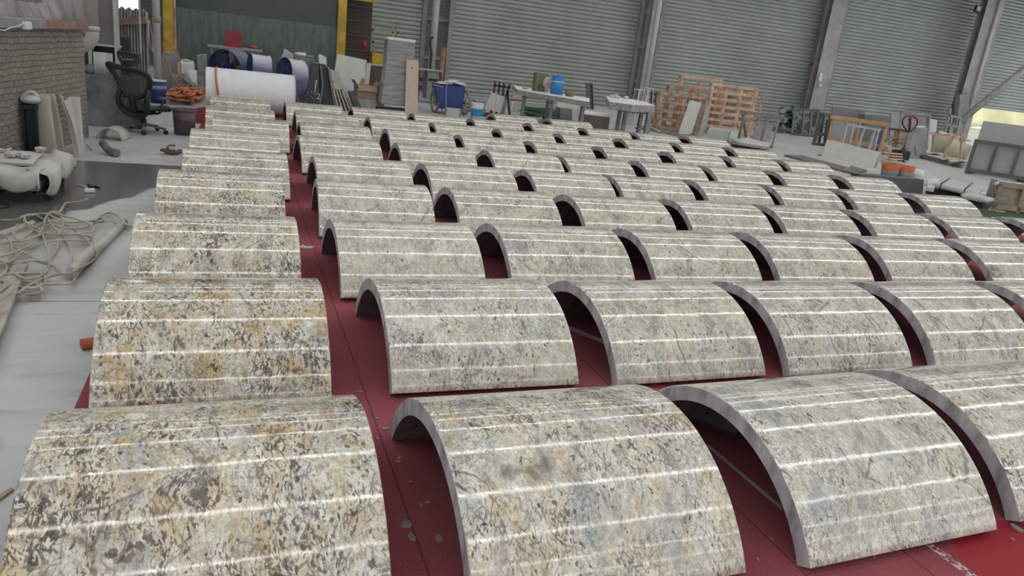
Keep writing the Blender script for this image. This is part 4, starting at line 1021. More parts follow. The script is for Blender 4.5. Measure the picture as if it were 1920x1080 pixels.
# ---- white foam roll with orange strap
YR = 16.2; Rr = .415
xa = at(386, 170, YR - .25).x; xb = at(553, 180, YR - .25).x
t = thing('foam_roll', 'big white foam roll lying behind the arches', 'foam roll', ((xa + xb) / 2, YR, 0))
mb = MB(); n = 26; prof = []
for k in range(n + 1):
    prof.append((Rr * (1 + .006 * math.sin(k * 2.3)), (xb - xa) * k / n)); 
    if k < n: prof.append((Rr * .985, (xb - xa) * (k + .08) / n))
mb.lathe((xa, YR, Rr + .008), [(0.09, 0)] + prof + [(Rr * .93, xb - xa + .004), (.09, xb - xa)], 56, axis=(1, 0, 0)); mb.done('foam_sheet_roll', M_FOAM, t)
mb = MB()
for k, rr_ in enumerate((.12, .2, .28, .36, .43)): mb.tube([Vector((xb + .002, YR + Rr * 0 + rr_ * math.cos(a_), Rr + rr_ * math.sin(a_))) for a_ in [i / 40 * 2 * PI for i in range(40)]], .006, 5, closed=True)
mb.done('roll_layers', M_WSLAB, t)
mb = MB(); xs0 = at(403, 128, YR).x
mb.tube([Vector((xs0 + .06 * math.sin(a_ / 2) ** 2 + .1 * (1 - math.sin(a_)) * .6, YR - (Rr + .008) * math.cos(a_), Rr + (Rr + .008) * math.sin(a_))) for a_ in [PI * (-.1 + 1.1 * i / 24) for i in range(25)]], .022, 8)
o = mb.done('strap', mat('orange_strap', (.70, .25, .14), .6), t); o['label'] = 'orange strap'
# ================================================================= OBJECTS, middle
# ---- leaning slabs right of the fans
quad('stone_slab', 'greenish white slab standing on its corner behind the third drum fan', 'slab', [(534, 91, 20.4), (553, 103, 20.4), (546, 150, 20.4), (543, None, 20.4), (500, None, 20.4), (512, 145, 20.4)], (0, .04, 0), M_GSLAB)
quad('stone_block_stack', 'grey-brown stone slabs standing side by side behind the dark slabs', 'slab stack', [(553, 100, 19.6), (566, 108, 19.6), (590, 112, 19.6), (583, None, 19.6), (553, None, 19.6)], (0, .5, 0), mat('grey_brown_stone', (.25, .235, .215), .7, var=.2, scale=5, stretch=(8, 1, .4), dust=.5))
mb = MB(); c = at(562, 102, 19.8); mb.blob(c, (.16, .12, .05), .2); tag(mb.done('dusty_cloth', M_WHITE), 'dusty white cloth on top of the grey-brown slabs', 'cloth')
mb = MB(); c = at(572, 104, 19.9); mb.blob(c + Vector((-.02, 0, .05)), (.06, .06, .05), .1); mb.bar(c, at(588, 106, 19.9), .05); tag(mb.done('angle_grinder', M_STEEL), 'dusty grey hand grinder lying on top of the grey-brown slabs', 'grinder')
quad('dark_slab', 'dark stone slab with chalked number 2, leaning in front of the grey-brown slabs', 'slab', [(588, 118, 19.0), (598, 119, 19.0), (600, None, 19.0), (567, None, 19.0)], (0, .35, 0), M_DARKSLAB, bevel=.003)
quad('dark_slab', 'dark stone slab leaning against the chalk-numbered one, right side', 'slab', [(599, 119, 19.05), (611, 121, 19.05), (623, None, 19.05), (602, None, 19.05)], (0, .45, 0), M_DARKSLAB, bevel=.003)
quad('edge_strip', 'thin grey edge strip between the two dark leaning slabs', 'strip', [(600, 124, 18.98), (602, 124, 18.98), (607, 158, 18.98), (600, None, 18.98), (598, None, 18.98), (604, 158, 18.98)], (0, .03, 0), M_STEEL)
dk = bpy.data.objects['dark_slab']
c = at(597, 181, 18.985); text('chalk_mark', '2', .20, c, (PI / 2, 0, 0), M_WHITE, None); ch = bpy.data.objects['chalk_mark']; ch.parent = dk; ch.location = c - dk.location
for i, L in enumerate(([(583, 171), (586, 173)], [(582, 180), (587, 184)], [(593, 150), (591, 165), (590, 178)])):
    mb = MB(); mb.tube([at(u, v, 18.985) for u, v in L], .008 + .008 * (i == 2), 5); o = mb.done('chalk_mark', M_WHITE, dk)
quad('white_block', 'white-topped stone block standing behind the dark leaning slabs', 'block', [(598, 103, 19.5), (602, 102, 19.5), (612, 108, 19.5), (614, None, 19.5), (600, None, 19.5)], (0, .25, 0), M_WHITE)
for i, (a, b_) in enumerate((((615, 126), (628, None)), ((619, 138), (633, None)))):
    quad('thin_slab', ['tall thin grey slab edge standing right of the dark slabs', 'second thin grey slab edge, lower, right of the dark slabs'][i], 'slab', [(a[0], a[1], 18.8), (a[0] + 3, a[1] + 1, 18.8), (b_[0] + 3, None, 18.8), (b_[0], None, 18.8)], (0, .5, 0), M_TILE)
for i in range(4):
    quad('tile', ['first tile on edge', 'second tile on edge', 'third tile on edge', 'fourth tile on edge'][i] + ' from the left in the leaning beige row', 'tile', [(624 + i * 5.4, 167 + i * 1.2, 18.6), (627 + i * 5.4, 167 + i * 1.2, 18.6), (637 + i * 7.2, None, 18.6), (633.5 + i * 7.2, None, 18.6)], (0, .45, 0), M_TILE, group='beige tiles leaning on edge')
quad('beige_slab', 'large beige slab leaning to the left over the row of tiles', 'slab', [(618, 129, 18.7), (635, 136, 18.7), (648, 170, 18.7), (664, None, 18.7), (660, None, 18.7), (641, 168, 18.7), (622, 150, 18.7)], (0, .12, 0), M_TILE)
quad('white_slab', 'large pale green-white slab leaning back behind the cardboard box', 'slab', [(632, 101, 20.6), (687, 113, 20.6), (679, None, 19.9), (617, None, 19.9)], (.02, .06, 0), M_GSLAB, bevel=.006)
quad('narrow_slab', 'narrow pale slab beside the large green-white slab', 'slab', [(688, 118, 20.5), (696, 119, 20.5), (687, None, 20.1), (676, None, 20.1)], (0, .06, 0), M_WSLAB)
t = thing('wrapped_crate', 'brown crate wrapped in film behind the wrapped pillar', 'crate', foot(705, 20.9))
c = foot(705, 20.9); zc = at(705, 124, 20.9).z
mb = MB(); mb.box((c.x, 21.1, zc / 2), (.46, .4, zc)); mb.done('crate_body', mat('brown_wrapped_board', (.12, .085, .065), .4, var=.25), t, bevel=.01)
mb = MB(); mb.box((c.x, 21.1, zc + .02), (.5, .44, .04)); mb.done('crate_top', M_DUSTY, t, bevel=.008)
for k in range(3):
    mb = MB(); mb.bar((c.x - .235, 20.895, zc * (.85 - .25 * k)), (c.x + .235, 20.895, zc * (.45 - .2 * k) + .1), .02, .004); mb.done('film_band', M_STEEL, t)
def carton(c, w, d, h, rot, label):
    t = thing('cardboard_box', label, 'box', c)
    R = RZ(rot)
    mb = MB()
    for (dx, dy, sx_, sy_) in ((-w / 2, 0, .008, d), (w / 2, 0, .008, d), (0, -d / 2, w, .008), (0, d / 2, w, .008)): mb.box(Vector(c) + R @ Vector((dx, dy, h / 2)), (sx_, sy_, h), R)
    mb.box(Vector(c) + Vector((0, 0, .006)), (w, d, .008), R); mb.done('carton_body', M_CARD, t)
    for s_ in (-1, 1):
        mb = MB(); mb.box(Vector(c) + R @ Vector((s_ * (w / 2 + .04), 0, h + .05)), (.008, d, .14), R @ Matrix.Rotation(s_ * .6, 3, 'Y')); mb.done('flap', M_CARD, t)
    mb = MB(); mb.box(Vector(c) + R @ Vector((0, -d / 2 - .05, h - .06)), (w, .008, .16), R @ Matrix.Rotation(-.7, 3, 'X')); mb.done('flap', M_CARD, t)
c = foot(683, 19.0); zc = at(683, 160, 19).z
mb = MB(); mb.box((c.x, 19.05, .14), (.5, .45, .28)); tag(mb.done('low_box', M_DUSTY, bevel=.01), 'pale box under the open cardboard box', 'box')
carton((c.x, 19.05, .283), .46, .4, max(.15, zc - .28), .08, 'open cardboard box right of the leaning beige slab')
mb = MB(); a = at(682, 147, 19.1); b_ = at(674, 166, 19.1)
d_ = (a - b_).normalized(); mb.lathe(b_, [(.05, 0), (.05, (a - b_).length), (.036, (a - b_).length), (.036, .02)], 20, axis=d_); tag(mb.done('cardboard_tube', M_CARD), 'short cardboard tube sticking up behind the open box', 'tube')
for i, (u, v) in enumerate(((687, 193), (704, 200))):
    c = gp(u, v, .1); A = Vector((-.75, .62, .0)).normalized()
    t = thing('paper_roll', ['left paper roll with a dark core end, in front of the cardboard box', 'right paper roll with a dark core end, beside the wrapped pillar'][i], 'roll', (c.x, c.y, 0))
    mb = MB(); mb.lathe(c, [(.055, 0), (.098, 0), (.098, .32), (.055, .32)], 24, axis=A); rb_ = mb.done('roll_body', mat('pinkish_paper', (.50, .42, .38), .7, var=.06), t)
    mb = MB(); mb.lathe(c - A * .002, [(.052, 0), (.052, .3)], 20, axis=A); mb.cyl(c + A * .3, c + A * .31, .05); under(mb.done('core', mat('dark_core', (.07, .05, .045), .8), t), rb_)
quad('dark_sheet', 'dark panel leaning left of the paper rolls', 'panel', [(655, 172, 18.5), (664, 170, 18.5), (682, None, 18.5), (668, None, 18.5)], (0, .4, 0), M_DARKSLAB)

# ---- stretch-wrapped pillar on a pallet, board leaning on it
YW = 18.55
c = foot(738, YW); zt = at(750, 76, YW + .1).z; zb_ = .24
xw0 = at(726, 90, YW).x; xw1 = at(778, 90, YW).x; xb0 = at(714, 190, YW).x; xb1 = at(766, 200, YW).x
t = thing('wrapped_pillar', 'tall pillar wrapped in silvery stretch film with a white cap, on a dark pallet', 'wrapped pillar', ((xb0 + xb1) / 2, YW + .25, 0))
def wrap_mat():
    m, nt, ns, lk, b = nodes_of('stretch_film')
    tc = N(nt, 'ShaderNodeTexCoord'); mp = N(nt, 'ShaderNodeMapping'); mp.inputs['Scale'].default_value = (2, 2, 22); mp.inputs['Rotation'].default_value = (.25, .35, 0); lk.new(tc.outputs['Object'], mp.inputs[0])
    nz = N(nt, 'ShaderNodeTexNoise', i_Scale=1.6, i_Detail=5.0, i_Roughness=.6); lk.new(mp.outputs[0], nz.inputs['Vector'])
    r = ramp(nt, [(.35, (.20, .20, .21)), (.65, (.36, .36, .37))]); lk.new(nz.outputs[0], r.inputs[0]); lk.new(r.outputs[0], b.inputs['Base Color']); b.inputs['Roughness'].default_value = .3
    bp = N(nt, 'ShaderNodeBump', i_Strength=.6, i_Distance=.02); lk.new(nz.outputs[0], bp.inputs['Height']); lk.new(bp.outputs[0], b.inputs['Normal'])
    return m
M_WRAP = wrap_mat()
mb = MB()
levels = 14; rings = []
for k in range(levels + 1):
    f = k / levels; xl = xb0 + (xw0 - xb0) * min(1, f * 1.6); xr_ = xb1 + (xw1 - xb1) * min(1, f * 1.6); z = zb_ + (zt - zb_) * f
    ring = []
    for (px, py) in ((xl, YW), (xr_, YW), (xr_, YW + .45), (xl, YW + .45)):
        ring.append(mb.bm.verts.new((px + random.uniform(-.008, .008), py + random.uniform(-.008, .008), z)))
    rings.append(ring)
for a_, b2 in zip(rings, rings[1:]):
    for k in range(4): mb.bm.faces.new((a_[k], a_[(k + 1) % 4], b2[(k + 1) % 4], b2[k]))
mb.bm.faces.new(rings[0][::-1]); mb.bm.faces.new(rings[-1])
mb.done('film_wrap', M_WRAP, t, bevel=.02)
mb = MB(); mb.box(((xw0 + xw1) / 2, YW + .22, zt + .02), (xw1 - xw0 + .02, .47, .07)); mb.done('white_cap', M_WHITE, t, bevel=.025)
mb = MB()
for yy in (YW + .05, YW + .25, YW + .42): mb.box(((xb0 + xb1) / 2, yy, .05), (xb1 - xb0 + .1, .07, .1))
mb.box(((xb0 + xb1) / 2, YW + .22, .13), (xb1 - xb0 + .12, .5, .03)); mb.done('pallet', mat('dark_pallet_wood', (.07, .06, .055), .8), t)
z_ = at(770, 112, YW - .1).z; xa = at(762, 160, YW - .12).x; xb = at(785, 160, YW - .12).x
t = thing('beige_board', 'tall narrow beige board with a small square hole, leaning on the wrapped pillar', 'board', ((xa + xb) / 2, YW - .12, 0))
mb = MB(); mb.prism([foot(759, YW - .18), foot(783, YW - .18), at(785, 113, YW - .06), at(762, 111, YW - .06)], (0, .03, 0)); mb.done('board', mat('beige_board', (.56, .48, .38), .6, var=.05), t, bevel=.003)
c = at(773, 127, YW - .09); mb = MB(); mb.box(c, (.045, .03, .04)); mb.done('fitting', M_CARD, t)

# ---- yellow step ladder behind, machine cabinet, orange tube
YL = 24.5
t = thing('step_ladder', 'tall yellow-grey ladder platform standing before the left shutter', 'ladder', foot(715, YL))
M_LAD = mat('dusty_ladder', (.36, .33, .25), .6, var=.1)
def lp(u, v, dy=0): return foot(u, YL + dy) if v is None else at(u, v, YL + dy)
for L in ([(692, 40), (700, None)], [(697, 40), (706, None)], [(744, 41), (750, None)], [(737, 42), (733, None)]):
    mb = MB(); mb.bar(lp(*L[0]), lp(*L[1]), .05); mb.done('rail', M_LAD, t)
for a, b_ in (((693, 36), (745, 42)), ((697, 56), (746, 62)), ((698, 78), (748, 84))):
    mb = MB(); mb.bar(lp(*a), lp(*b_), .05, .06); mb.done('tread', M_LAD, t)
quad('yellow_base', 'dusty yellow machine base at the foot of the ladder', 'machine', [(698, 98, 23.6), (725, 103, 23.6), (727, None, 23.6), (697, None, 23.6)], (0, .4, 0), M_YEL)
YC = 23.5
xa = at(786, 150, YC).x; xb = at(826, 150, YC).x; zt = at(806, 132, YC).z
t = thing('machine_cabinet', 'grey machine cabinet with a thin top standing left of the blue cart', 'cabinet', ((xa + xb) / 2, YC + .3, 0))
mb = MB(); mb.box(((xa + xb) / 2, YC + .3, zt), (xb - xa + .1, .66, .04)); mb.done('top', M_DUSTY, t)
mb = MB(); mb.box(((xa + xb) / 2 + .12, YC + .3, zt / 2 + .05), (xb - xa - .3, .5, zt - .15)); mb.done('body', M_GREYSLAB, t, bevel=.01)
for x in (xa, xb):
    for y in (YC + .02, YC + .58):
        mb = MB(); mb.bar((x, y, 0), (x, y, zt - .02), .05); mb.done('leg', M_RUST, t)
mb = MB(); mb.box(((xa + xb) / 2 + .12, YC + .045, zt * .72), (.3, .01, .08)); mb.done('control_strip', M_BLACK, t)
for k in range(2):
    mb = MB(); mb.box(((xa + xb) / 2 - .28, YC + .05, zt * (.7 - .25 * k)), (.1, .02, .12)); mb.done('switch', M_BLACK, t)
c = foot(822, 27.6); mb = MB(); mb.cyl((c.x, 27.6, 0), (c.x + .05, 27.6, at(824, 88, 27.6).z), .10, seg=20); tag(mb.done('orange_tube', mat('faded_orange_tube', (.36, .20, .12), .7)), 'faded orange cardboard tube standing against the back wall beside the drain pipe', 'tube')
mb = MB(); mb.tube(cr([at(813, 70, 28.2), at(808, 72, 28.2), at(807, 85, 28.2), at(809, 100, 28.2), at(807, 128, 28.2), foot(808, 28.2)], 5), .03, 7)
tag(mb.done('black_cable', M_BLACK), 'black cable bundle hanging down beside the drain pipe on the back wall', 'cable')

# ---- blue cart with wheels and white load
YB2 = 20.0
t = thing('handcart', 'deep blue handcart tub on big grey wheels, filled with white sheets', 'cart', foot(845, YB2))
pts = [(819, 161), (872, 162), (867, 203), (826, 203)]
front = [at(u, v, YB2) for u, v in pts]
mb = MB(); vs0 = [mb.bm.verts.new(p) for p in front]; vs1 = [mb.bm.verts.new(p + Vector((.04, .75, .04 if i < 2 else 0))) for i, p in enumerate(front)]
mb.bm.faces.new(vs0); mb.bm.faces.new(vs1[::-1]); mb.bm.faces.new((vs0[3], vs0[2], vs1[2], vs1[3])); mb.bm.faces.new((vs0[0], vs0[3], vs1[3], vs1[0])); mb.bm.faces.new((vs0[1], vs0[2], vs1[2], vs1[1]))
mb.done('tub', M_BLUE, t, solid=.02)
for s_, u in ((0, 816), (1, 873)):
    c = at(u, 184, YB2 + .35); c.z = .33
    mb = MB(); A = Vector((1, .15, 0)).normalized(); q = A.to_track_quat('Z', 'Y').to_matrix()
    mb.tube([c + q @ Vector((.30 * math.cos(a_), .30 * math.sin(a_), 0)) for a_ in [i / 32 * 2 * PI for i in range(32)]], .03, 10, closed=True)
    w_ = mb.done('wheel', M_STEEL, t)
    mb = MB(); mb.cyl(c - A * .04, c + A * .04, .05)
    for i in range(6): an = i * PI / 3; mb.bar(c, c + q @ Vector((.29 * math.cos(an), .29 * math.sin(an), 0)), .015)
    under(mb.done('spokes', M_STEEL, t), w_)
x = at(830, 203, YB2).x; 
mb = MB(); mb.bar((at(816, 184, YB2 + .35).x, YB2 + .35, .33), (at(873, 184, YB2 + .35).x, YB2 + .35, .33), .03); mb.done('axle', M_STEEL, t)
for u in (829, 864):
    mb = MB(); p = at(u, 203, YB2 + .05); mb.bar(p, (p.x, YB2, 0), .03); mb.done('leg', M_STEEL, t)
mb = MB(); mb.bar(at(812, 158, YB2), at(830, 163, YB2), .03); mb.bar(at(874, 162, YB2), at(879, 170, YB2), .03); mb.done('handle', M_STEEL, t)
for i, (u, v, dx) in enumerate(((832, 156, .3), (848, 154, .28), (862, 158, .22))):
    c = at(u, v, YB2 + .3); mb = MB(); mb.box(c, (dx * 1.3, .4, .02), Matrix.Rotation(.12 * (i - 1) + .05, 3, 'Y')); mb.box(c + Vector((.02, .05, .03)), (dx, .3, .02), Matrix.Rotation(-.1, 3, 'Y'))
    tag(mb.done('white_sheet', M_FOAM), ['left white sheet lying in the blue cart', 'middle white sheet lying on top of the blue cart', 'right white sheet lying in the blue cart'][i], 'sheet')
mb = MB(); mb.tube(cr([at(842, 155, YB2 - .03), at(837, 163, YB2 - .04), at(836, 190, YB2 - .04), foot(836, YB2 - .1)], 5), .008, 6); tag(mb.done('green_rope', M_GSLAB), 'pale green cord hanging over the front of the blue cart', 'cord')
mb = MB(); c = foot(847, YB2 - .25); mb.box((c.x, YB2 - .25, .1), (.36, .22, .2)); tag(mb.done('white_block', M_WSLAB, bevel=.01), 'pale block on the floor under the blue cart', 'block')

# ---- white bucket with blue label
c = foot(893, 19.6)
pl = None
t = thing('paint_bucket', 'white bucket with blue lower label right of the blue cart', 'bucket', c)
hb = at(893, 193, 19.6).z
mb = MB(); mb.lathe(c, [(0, 0), (.155, 0), (.175, hb), (.165, hb), (.15, .03)], 30); pl = mb.done('pail', M_WHITE, t)
mb = MB(); mb.lathe(c + Vector((0, 0, .06)), [(.160, 0), (.170, hb * .5)], 30); mb.done('label', mat('cyan_label', (.04, .30, .52), .4), t)
for k in (.72, .84, .95): mb = MB(); mb.lathe(c + Vector((0, 0, hb * k)), [(.174, 0), (.184, .004), (.184, .016), (.174, .02)], 30); under(mb.done('rib', M_WHITE, t), pl)

def aframe(name, label, cat, posts, Y, material, cross=(), thick=.045, group=None, dy=.35):
    t = thing(name, label, cat, foot(posts[0][0][0], Y), group)
    for a, b_ in posts:
        pa = at(a[0], a[1], Y + (a[2] if len(a) > 2 else 0)); pb = foot(b_[0], Y + (b_[2] if len(b_) > 2 else 0)) if b_[1] is None else at(b_[0], b_[1], Y + (b_[2] if len(b_) > 2 else 0))
        mb = MB(); mb.bar(pa, pb, thick); mb.done('post', material, t)
    for a, b_ in cross:
        pa = foot(a[0], Y + (a[2] if len(a) > 2 else 0), .04) if a[1] is None else at(a[0], a[1], Y + (a[2] if len(a) > 2 else 0))
        pb = foot(b_[0], Y + (b_[2] if len(b_) > 2 else 0), .04) if b_[1] is None else at(b_[0], b_[1], Y + (b_[2] if len(b_) > 2 else 0))
        mb = MB(); mb.bar(pa, pb, thick); mb.done('rail', material, t)
    return t
aframe('slab_rack', 'small rust-brown slab rack with upright posts left of the stone table', 'rack', [((929, 152), (920, None)), ((937, 153), (930, None)), ((945, 155), (940, None)), ((956, 158), (938, None)), ((951, 170), (956, None))], 21.0, M_RUST, cross=[((918, None), (958, None)), ((927, 160), (955, 164)), ((908, None), (958, None, -.25))], thick=.055)
quad('grey_slab', 'square grey slab leaning on the small rust-brown rack', 'slab', [(921, 173, 20.7), (947, 182, 20.7), (938, 212, 20.45), (908, 203, 20.45)], (.03, .05, 0), M_WSLAB)
quad('grey_slab_edge', 'second grey slab showing its edge behind the square one', 'slab', [(946, 184, 20.8), (951, 186, 20.8), (945, None, 20.6), (935, None, 20.6)], (0, .05, 0), M_GREYSLAB)
mb = MB(); a = foot(905, 20.5, .03); b_ = foot(940, 20.3, .03); mb.bar(a, b_, .2, .05); tag(mb.done('timber_skid', M_RUST), 'brown timber skid on the floor under the small slab rack', 'timber')
for k in range(6):
    mb = MB(); a = foot(876 + k * 3, 21.6 + .1 * k); mb.box((a.x + .12, a.y, .03 + .055 * k), (.75 - .06 * k, .35, .045), RZ(.1 * (k % 3))); tag(mb.done('stone_offcut', M_DUSTY), ['lowest', 'second', 'third', 'fourth', 'fifth', 'topmost'][k] + ' flat grey offcut in the low pile behind the white bucket', 'offcut', 'flat stone offcuts behind the bucket')

# ---- white chair with red seat
t = thing('garden_chair', 'white plastic chair with a red cushion behind the long stone table', 'chair', foot(972, 23.3)); YG = 23.3
mb = MB(); mb.box(at(972, 182, YG + .3), (.42, .03, .36)); mb.done('backrest', mat('cream_plastic', (.50, .47, .38), .5), t, bevel=.02)
zs = at(970, 191, YG).z; xs_ = at(970, 191, YG).x
mb = MB(); mb.box((xs_, YG + .08, zs), (.44, .42, .03)); mb.done('seat', M_WHITE, t, bevel=.01)
mb = MB(); mb.box((xs_, YG + .08, zs + .03), (.40, .36, .05)); mb.done('cushion', mat('faded_crimson', (.28, .06, .09), .8), t, bevel=.02)
for dx in (-.19, .19):
    for dy in (-.1, .27):
        mb = MB(); mb.bar((xs_ + dx, YG + dy, zs), (xs_ + dx * 1.1, YG + dy, 0), .035); mb.done('leg', M_WHITE, t)

# ---- long stone-topped table
def px_table(name, label, corners, Y0, Y1, thick, legs, mtop, mleg, legw=.06, legdir=None):
    zt_ = sum(at(u, v, Y).z for u, v, Y in corners) / len(corners)
    c = at(*corners[0])
    t = thing(name, label, 'table', (sum(at(u, v, Y).x for u, v, Y in corners) / len(corners), (Y0 + Y1) / 2, 0))
    P = [on_plane(u, v, (0, 0, zt_), (0, 0, 1)) for u, v, Y in corners]
    mb = MB(); mb.prism(P, (0, 0, -thick)); mb.done('table_top', mtop, t, bevel=.008)
    for u, v, Y in legs:
        f = foot(u, Y); mb = MB(); mb.bar((f.x, f.y, 0), (f.x, f.y, zt_ - thick), legw); mb.done('leg', mleg, t)
    return t, zt_, P
ztb = at(1020, 170, 21.6).z
L1 = on_plane(962, 161, (0, 0, ztb), (0, 0, 1))
def onz(u, v, z): return on_plane(u, v, (0, 0, z), (0, 0, 1))
zt = .86
A_, B_, C_, D_ = onz(962, 160, zt), onz(1105, 184, zt), onz(1098, 190, zt), onz(968, 169, zt)
t = thing('stone_table', 'long grey table with a thick pale stone top carrying paint tins', 'table', ((A_.x + C_.x) / 2, (A_.y + C_.y) / 2, 0))
dv = Vector((B_.x - A_.x, B_.y - A_.y, 0)).normalized()
wv = Vector((D_.x - A_.x, D_.y - A_.y, 0))
Dd = onz(970, 168, zt); Ee = onz(1106, 191, zt)
top = [A_, B_, Ee, Dd]
mb = MB(); mb.prism(top, (0, 0, -.13)); mb.done('table_top', mat('pale_grey_stone', (.36, .37, .345), .7, var=.1, dust=.9, dustcol=(.85, .85, .84)), t, bevel=.008)
TT = top
def tp(s, w): return (A_ * (1 - s) + B_ * s) * (1 - w) + (Dd * (1 - s) + Ee * s) * w
for s, w in ((.12, .85), (.5, .1), (.18, .1), (.52, .9), (.93, .9), (.93, .1)):
    p = tp(s, w); mb = MB(); mb.bar((p.x, p.y, 0), (p.x, p.y, zt - .13), .07); mb.done('leg', M_STEEL, t)
mb = MB(); a = tp(.1, .5); b_ = tp(.95, .5); mb.bar((a.x, a.y, .25), (b_.x, b_.y, .25), .04); mb.done('stretcher', M_STEEL, t)
def on_table(u, z): # point on the table's centre line at column u
    best = min((abs(proj(tp(s / 100, .5))[0] - u), s / 100) for s in range(101)); return tp(best[1], .5)
def tin(name, label, u, vt, wpx, material, z, cyl=False, pos=None):
    p = pos or on_table(u, z); d = (p - CAMPOS).dot(FW); w = wpx / F * d; h = height_to((p.x, p.y, z), vt)
    return p, w, h
p, w, h = tin('', '', 1010, 137, 22, None, zt)
t = thing('olive_tin', 'square olive-green tin at the left on the long stone table', 'tin', (p.x, p.y, zt))
mb = MB(); mb.box((p.x, p.y, zt + h / 2 + .001), (w, w * .8, h)); mb.done('tin_body', M_OLIVE, t, bevel=.01)
mb = MB(); mb.box((p.x, p.y, zt + h + .004), (w * .9, w * .7, .012)); mb.done('tin_lid', M_OLIVE, t)
mb = MB(); mb.box((p.x + w * .05, p.y - w * .405, zt + h * .22), (w * .7, .004, h * .35)); mb.done('tin_label', M_DGREEN, t)
q = on_table(1016, zt) + Vector((.02, -.22, 0)); q.z = zt; p2, w2, h2 = tin('', '', 1016, 143, 15, None, zt, pos=q)
t = thing('white_bottle', 'rounded pale bottle in front of the olive tin', 'bottle', (q.x, q.y, zt))
mb = MB(); mb.lathe((q.x, q.y, zt), [(0, 0), (w2 * .2, .0), (w2 * .2, h2 * .3), (w2 * .5, h2 * .45), (w2 * .52, h2 * .7), (w2 * .3, h2 * .92), (w2 * .18, h2)], 20); mb.done('bottle_body', mat('cream_plastic', (0, 0, 0)), t)
mb = MB(); mb.cyl((q.x, q.y, zt + h2 * .95), (q.x, q.y, zt + h2 * 1.04), w2 * .22); mb.done('cap', M_OLIVE, t)
p, w, h = tin('', '', 1043, 142, 24, None, zt)
t = thing('blue_tin', 'bright blue tin with a white label on the long stone table', 'tin', (p.x, p.y, zt))
mb = MB(); mb.lathe((p.x, p.y, zt + .001), [(0, 0), (w * .5, 0), (w * .5, h * .73), (w * .46, h * .75), (w * .46, h * .96), (w * .48, h), (0, h)], 28); tb_ = mb.done('tin_body', M_CYAN, t)
mb = MB()
vd = (CAMPOS - p); a0 = math.atan2(vd.y, vd.x)
mb.lathe((p.x, p.y, zt + h * .05), [(w * .505, 0), (w * .505, h * .55)], 8, arc=(a0 - .75, a0 - .15)); under(mb.done('tin_label', M_WHITE, t, solid=.002), tb_)
mb = MB(); mb.lathe((p.x, p.y, zt + h * .66), [(w * .503, 0), (w * .503, h * .04)], 28); under(mb.done('tin_band', M_WHITE, t), tb_)
p, w, h = tin('', '', 1067, 170, 22, None, zt)
t = thing('mixing_bowl', 'small olive mixing bowl with a trowel on the long stone table', 'bowl', (p.x, p.y, zt))
mb = MB(); mb.lathe((p.x, p.y, zt), [(0, 0), (w * .33, 0), (w * .5, h), (w * .47, h), (w * .3, .01), (0, .01)], 24); mb.done('bowl_body', M_OLIVE, t)
mb = MB(); mb.bar((p.x, p.y, zt + h * .9), (p.x + w * .8, p.y + .1, zt + h * 1.3), .02); mb.done('trowel', M_OLIVE, t)
mb = MB(); q = on_table(985, zt); mb.blob((q.x, q.y, zt + .025), (.09, .07, .03), .25, 1); tag(mb.done('rubble_lump', M_DUSTY), 'small grey lump on the left end of the long stone table', 'rubble')
aframe('angle_posts', 'pair of dark steel posts standing behind the right end of the long stone table', 'posts', [((1101, 156), (1103, None)), ((1107, 155), (1110, None)), ((1109, 158), (1112, None))], 22.6, M_DGREEN, cross=[((1095, None), (1115, None))], thick=.07)

# ---- things under and behind the long table
M_GHOSE = mat('green_hose', (.05, .16, .06), .6)
mb = MB()
for k in range(6):
    c = foot(1010, 22.2); mb.tube([Vector((c.x + (.45 + .04 * (k % 3)) * math.cos(a_), c.y + .5 * math.sin(a_), .03 + .04 * k + .02 * math.sin(3 * a_))) for a_ in [i / 26 * 2 * PI for i in range(26)]], .02, 7, closed=True)
tag(mb.done('green_hose', M_GHOSE), 'coiled green hose on the floor under the long stone table', 'hose')
quad('grey_bin', 'square grey bin under the right half of the long stone table', 'bin', [(1050, 202, 20.7), (1073, 204, 20.7), (1073, None, 20.7), (1050, None, 20.7)], (0, .35, 0), M_GREYSLAB, bevel=.01)
t = thing('tyre', 'dark rubber tyre on the floor left of the square grey bin', 'tyre', foot(1039, 21.0)); c = foot(1036, 21.0)
mb = MB(); mb.tube([c + Vector((.24 * math.cos(a_), .24 * math.sin(a_), .09)) for a_ in [i / 24 * 2 * PI for i in range(24)]], .085, 10, closed=True); mb.done('tread', M_BLACK, t)
mb = MB(); mb.cyl(c + Vector((0, 0, .05)), c + Vector((0, 0, .12)), .15); mb.done('rim', M_STEEL, t)
quad('white_slab_piece', 'broken white slab standing behind the table legs', 'slab', [(1045, 190, 23.4), (1085, 192, 23.4), (1092, 205, 23.4), (1098, None, 23.4), (1045, None, 23.4)], (0, .05, 0), M_WHITE)
a = onz(1088, 206, .42); b_ = onz(1140, 213, .42); c_ = onz(1144, 220, .42); d_ = onz(1086, 213, .42)
def prism_down(name, label, cat, pts4, h, material, group=None):
    mb = MB(); mb.prism(pts4, (0, 0, -h)); return tag(mb.done(name, material, bevel=.006), label, cat, group)
prism_down('white_marble_block', 'low white marble block between the long table and the thick granite table', 'block', [a, b_, c_, d_], .418, mat('brown_side_white_top', (.25, .22, .19), .7, dust=1.0, dustcol=(.92, .92, .92)))
prism_down('white_marble_slab', 'pale green-white marble slab lying behind the low white block', 'slab', [onz(1105, 198, .35), onz(1170, 206, .35), onz(1170, 213, .35), onz(1098, 205, .35)], .348, M_GSLAB)

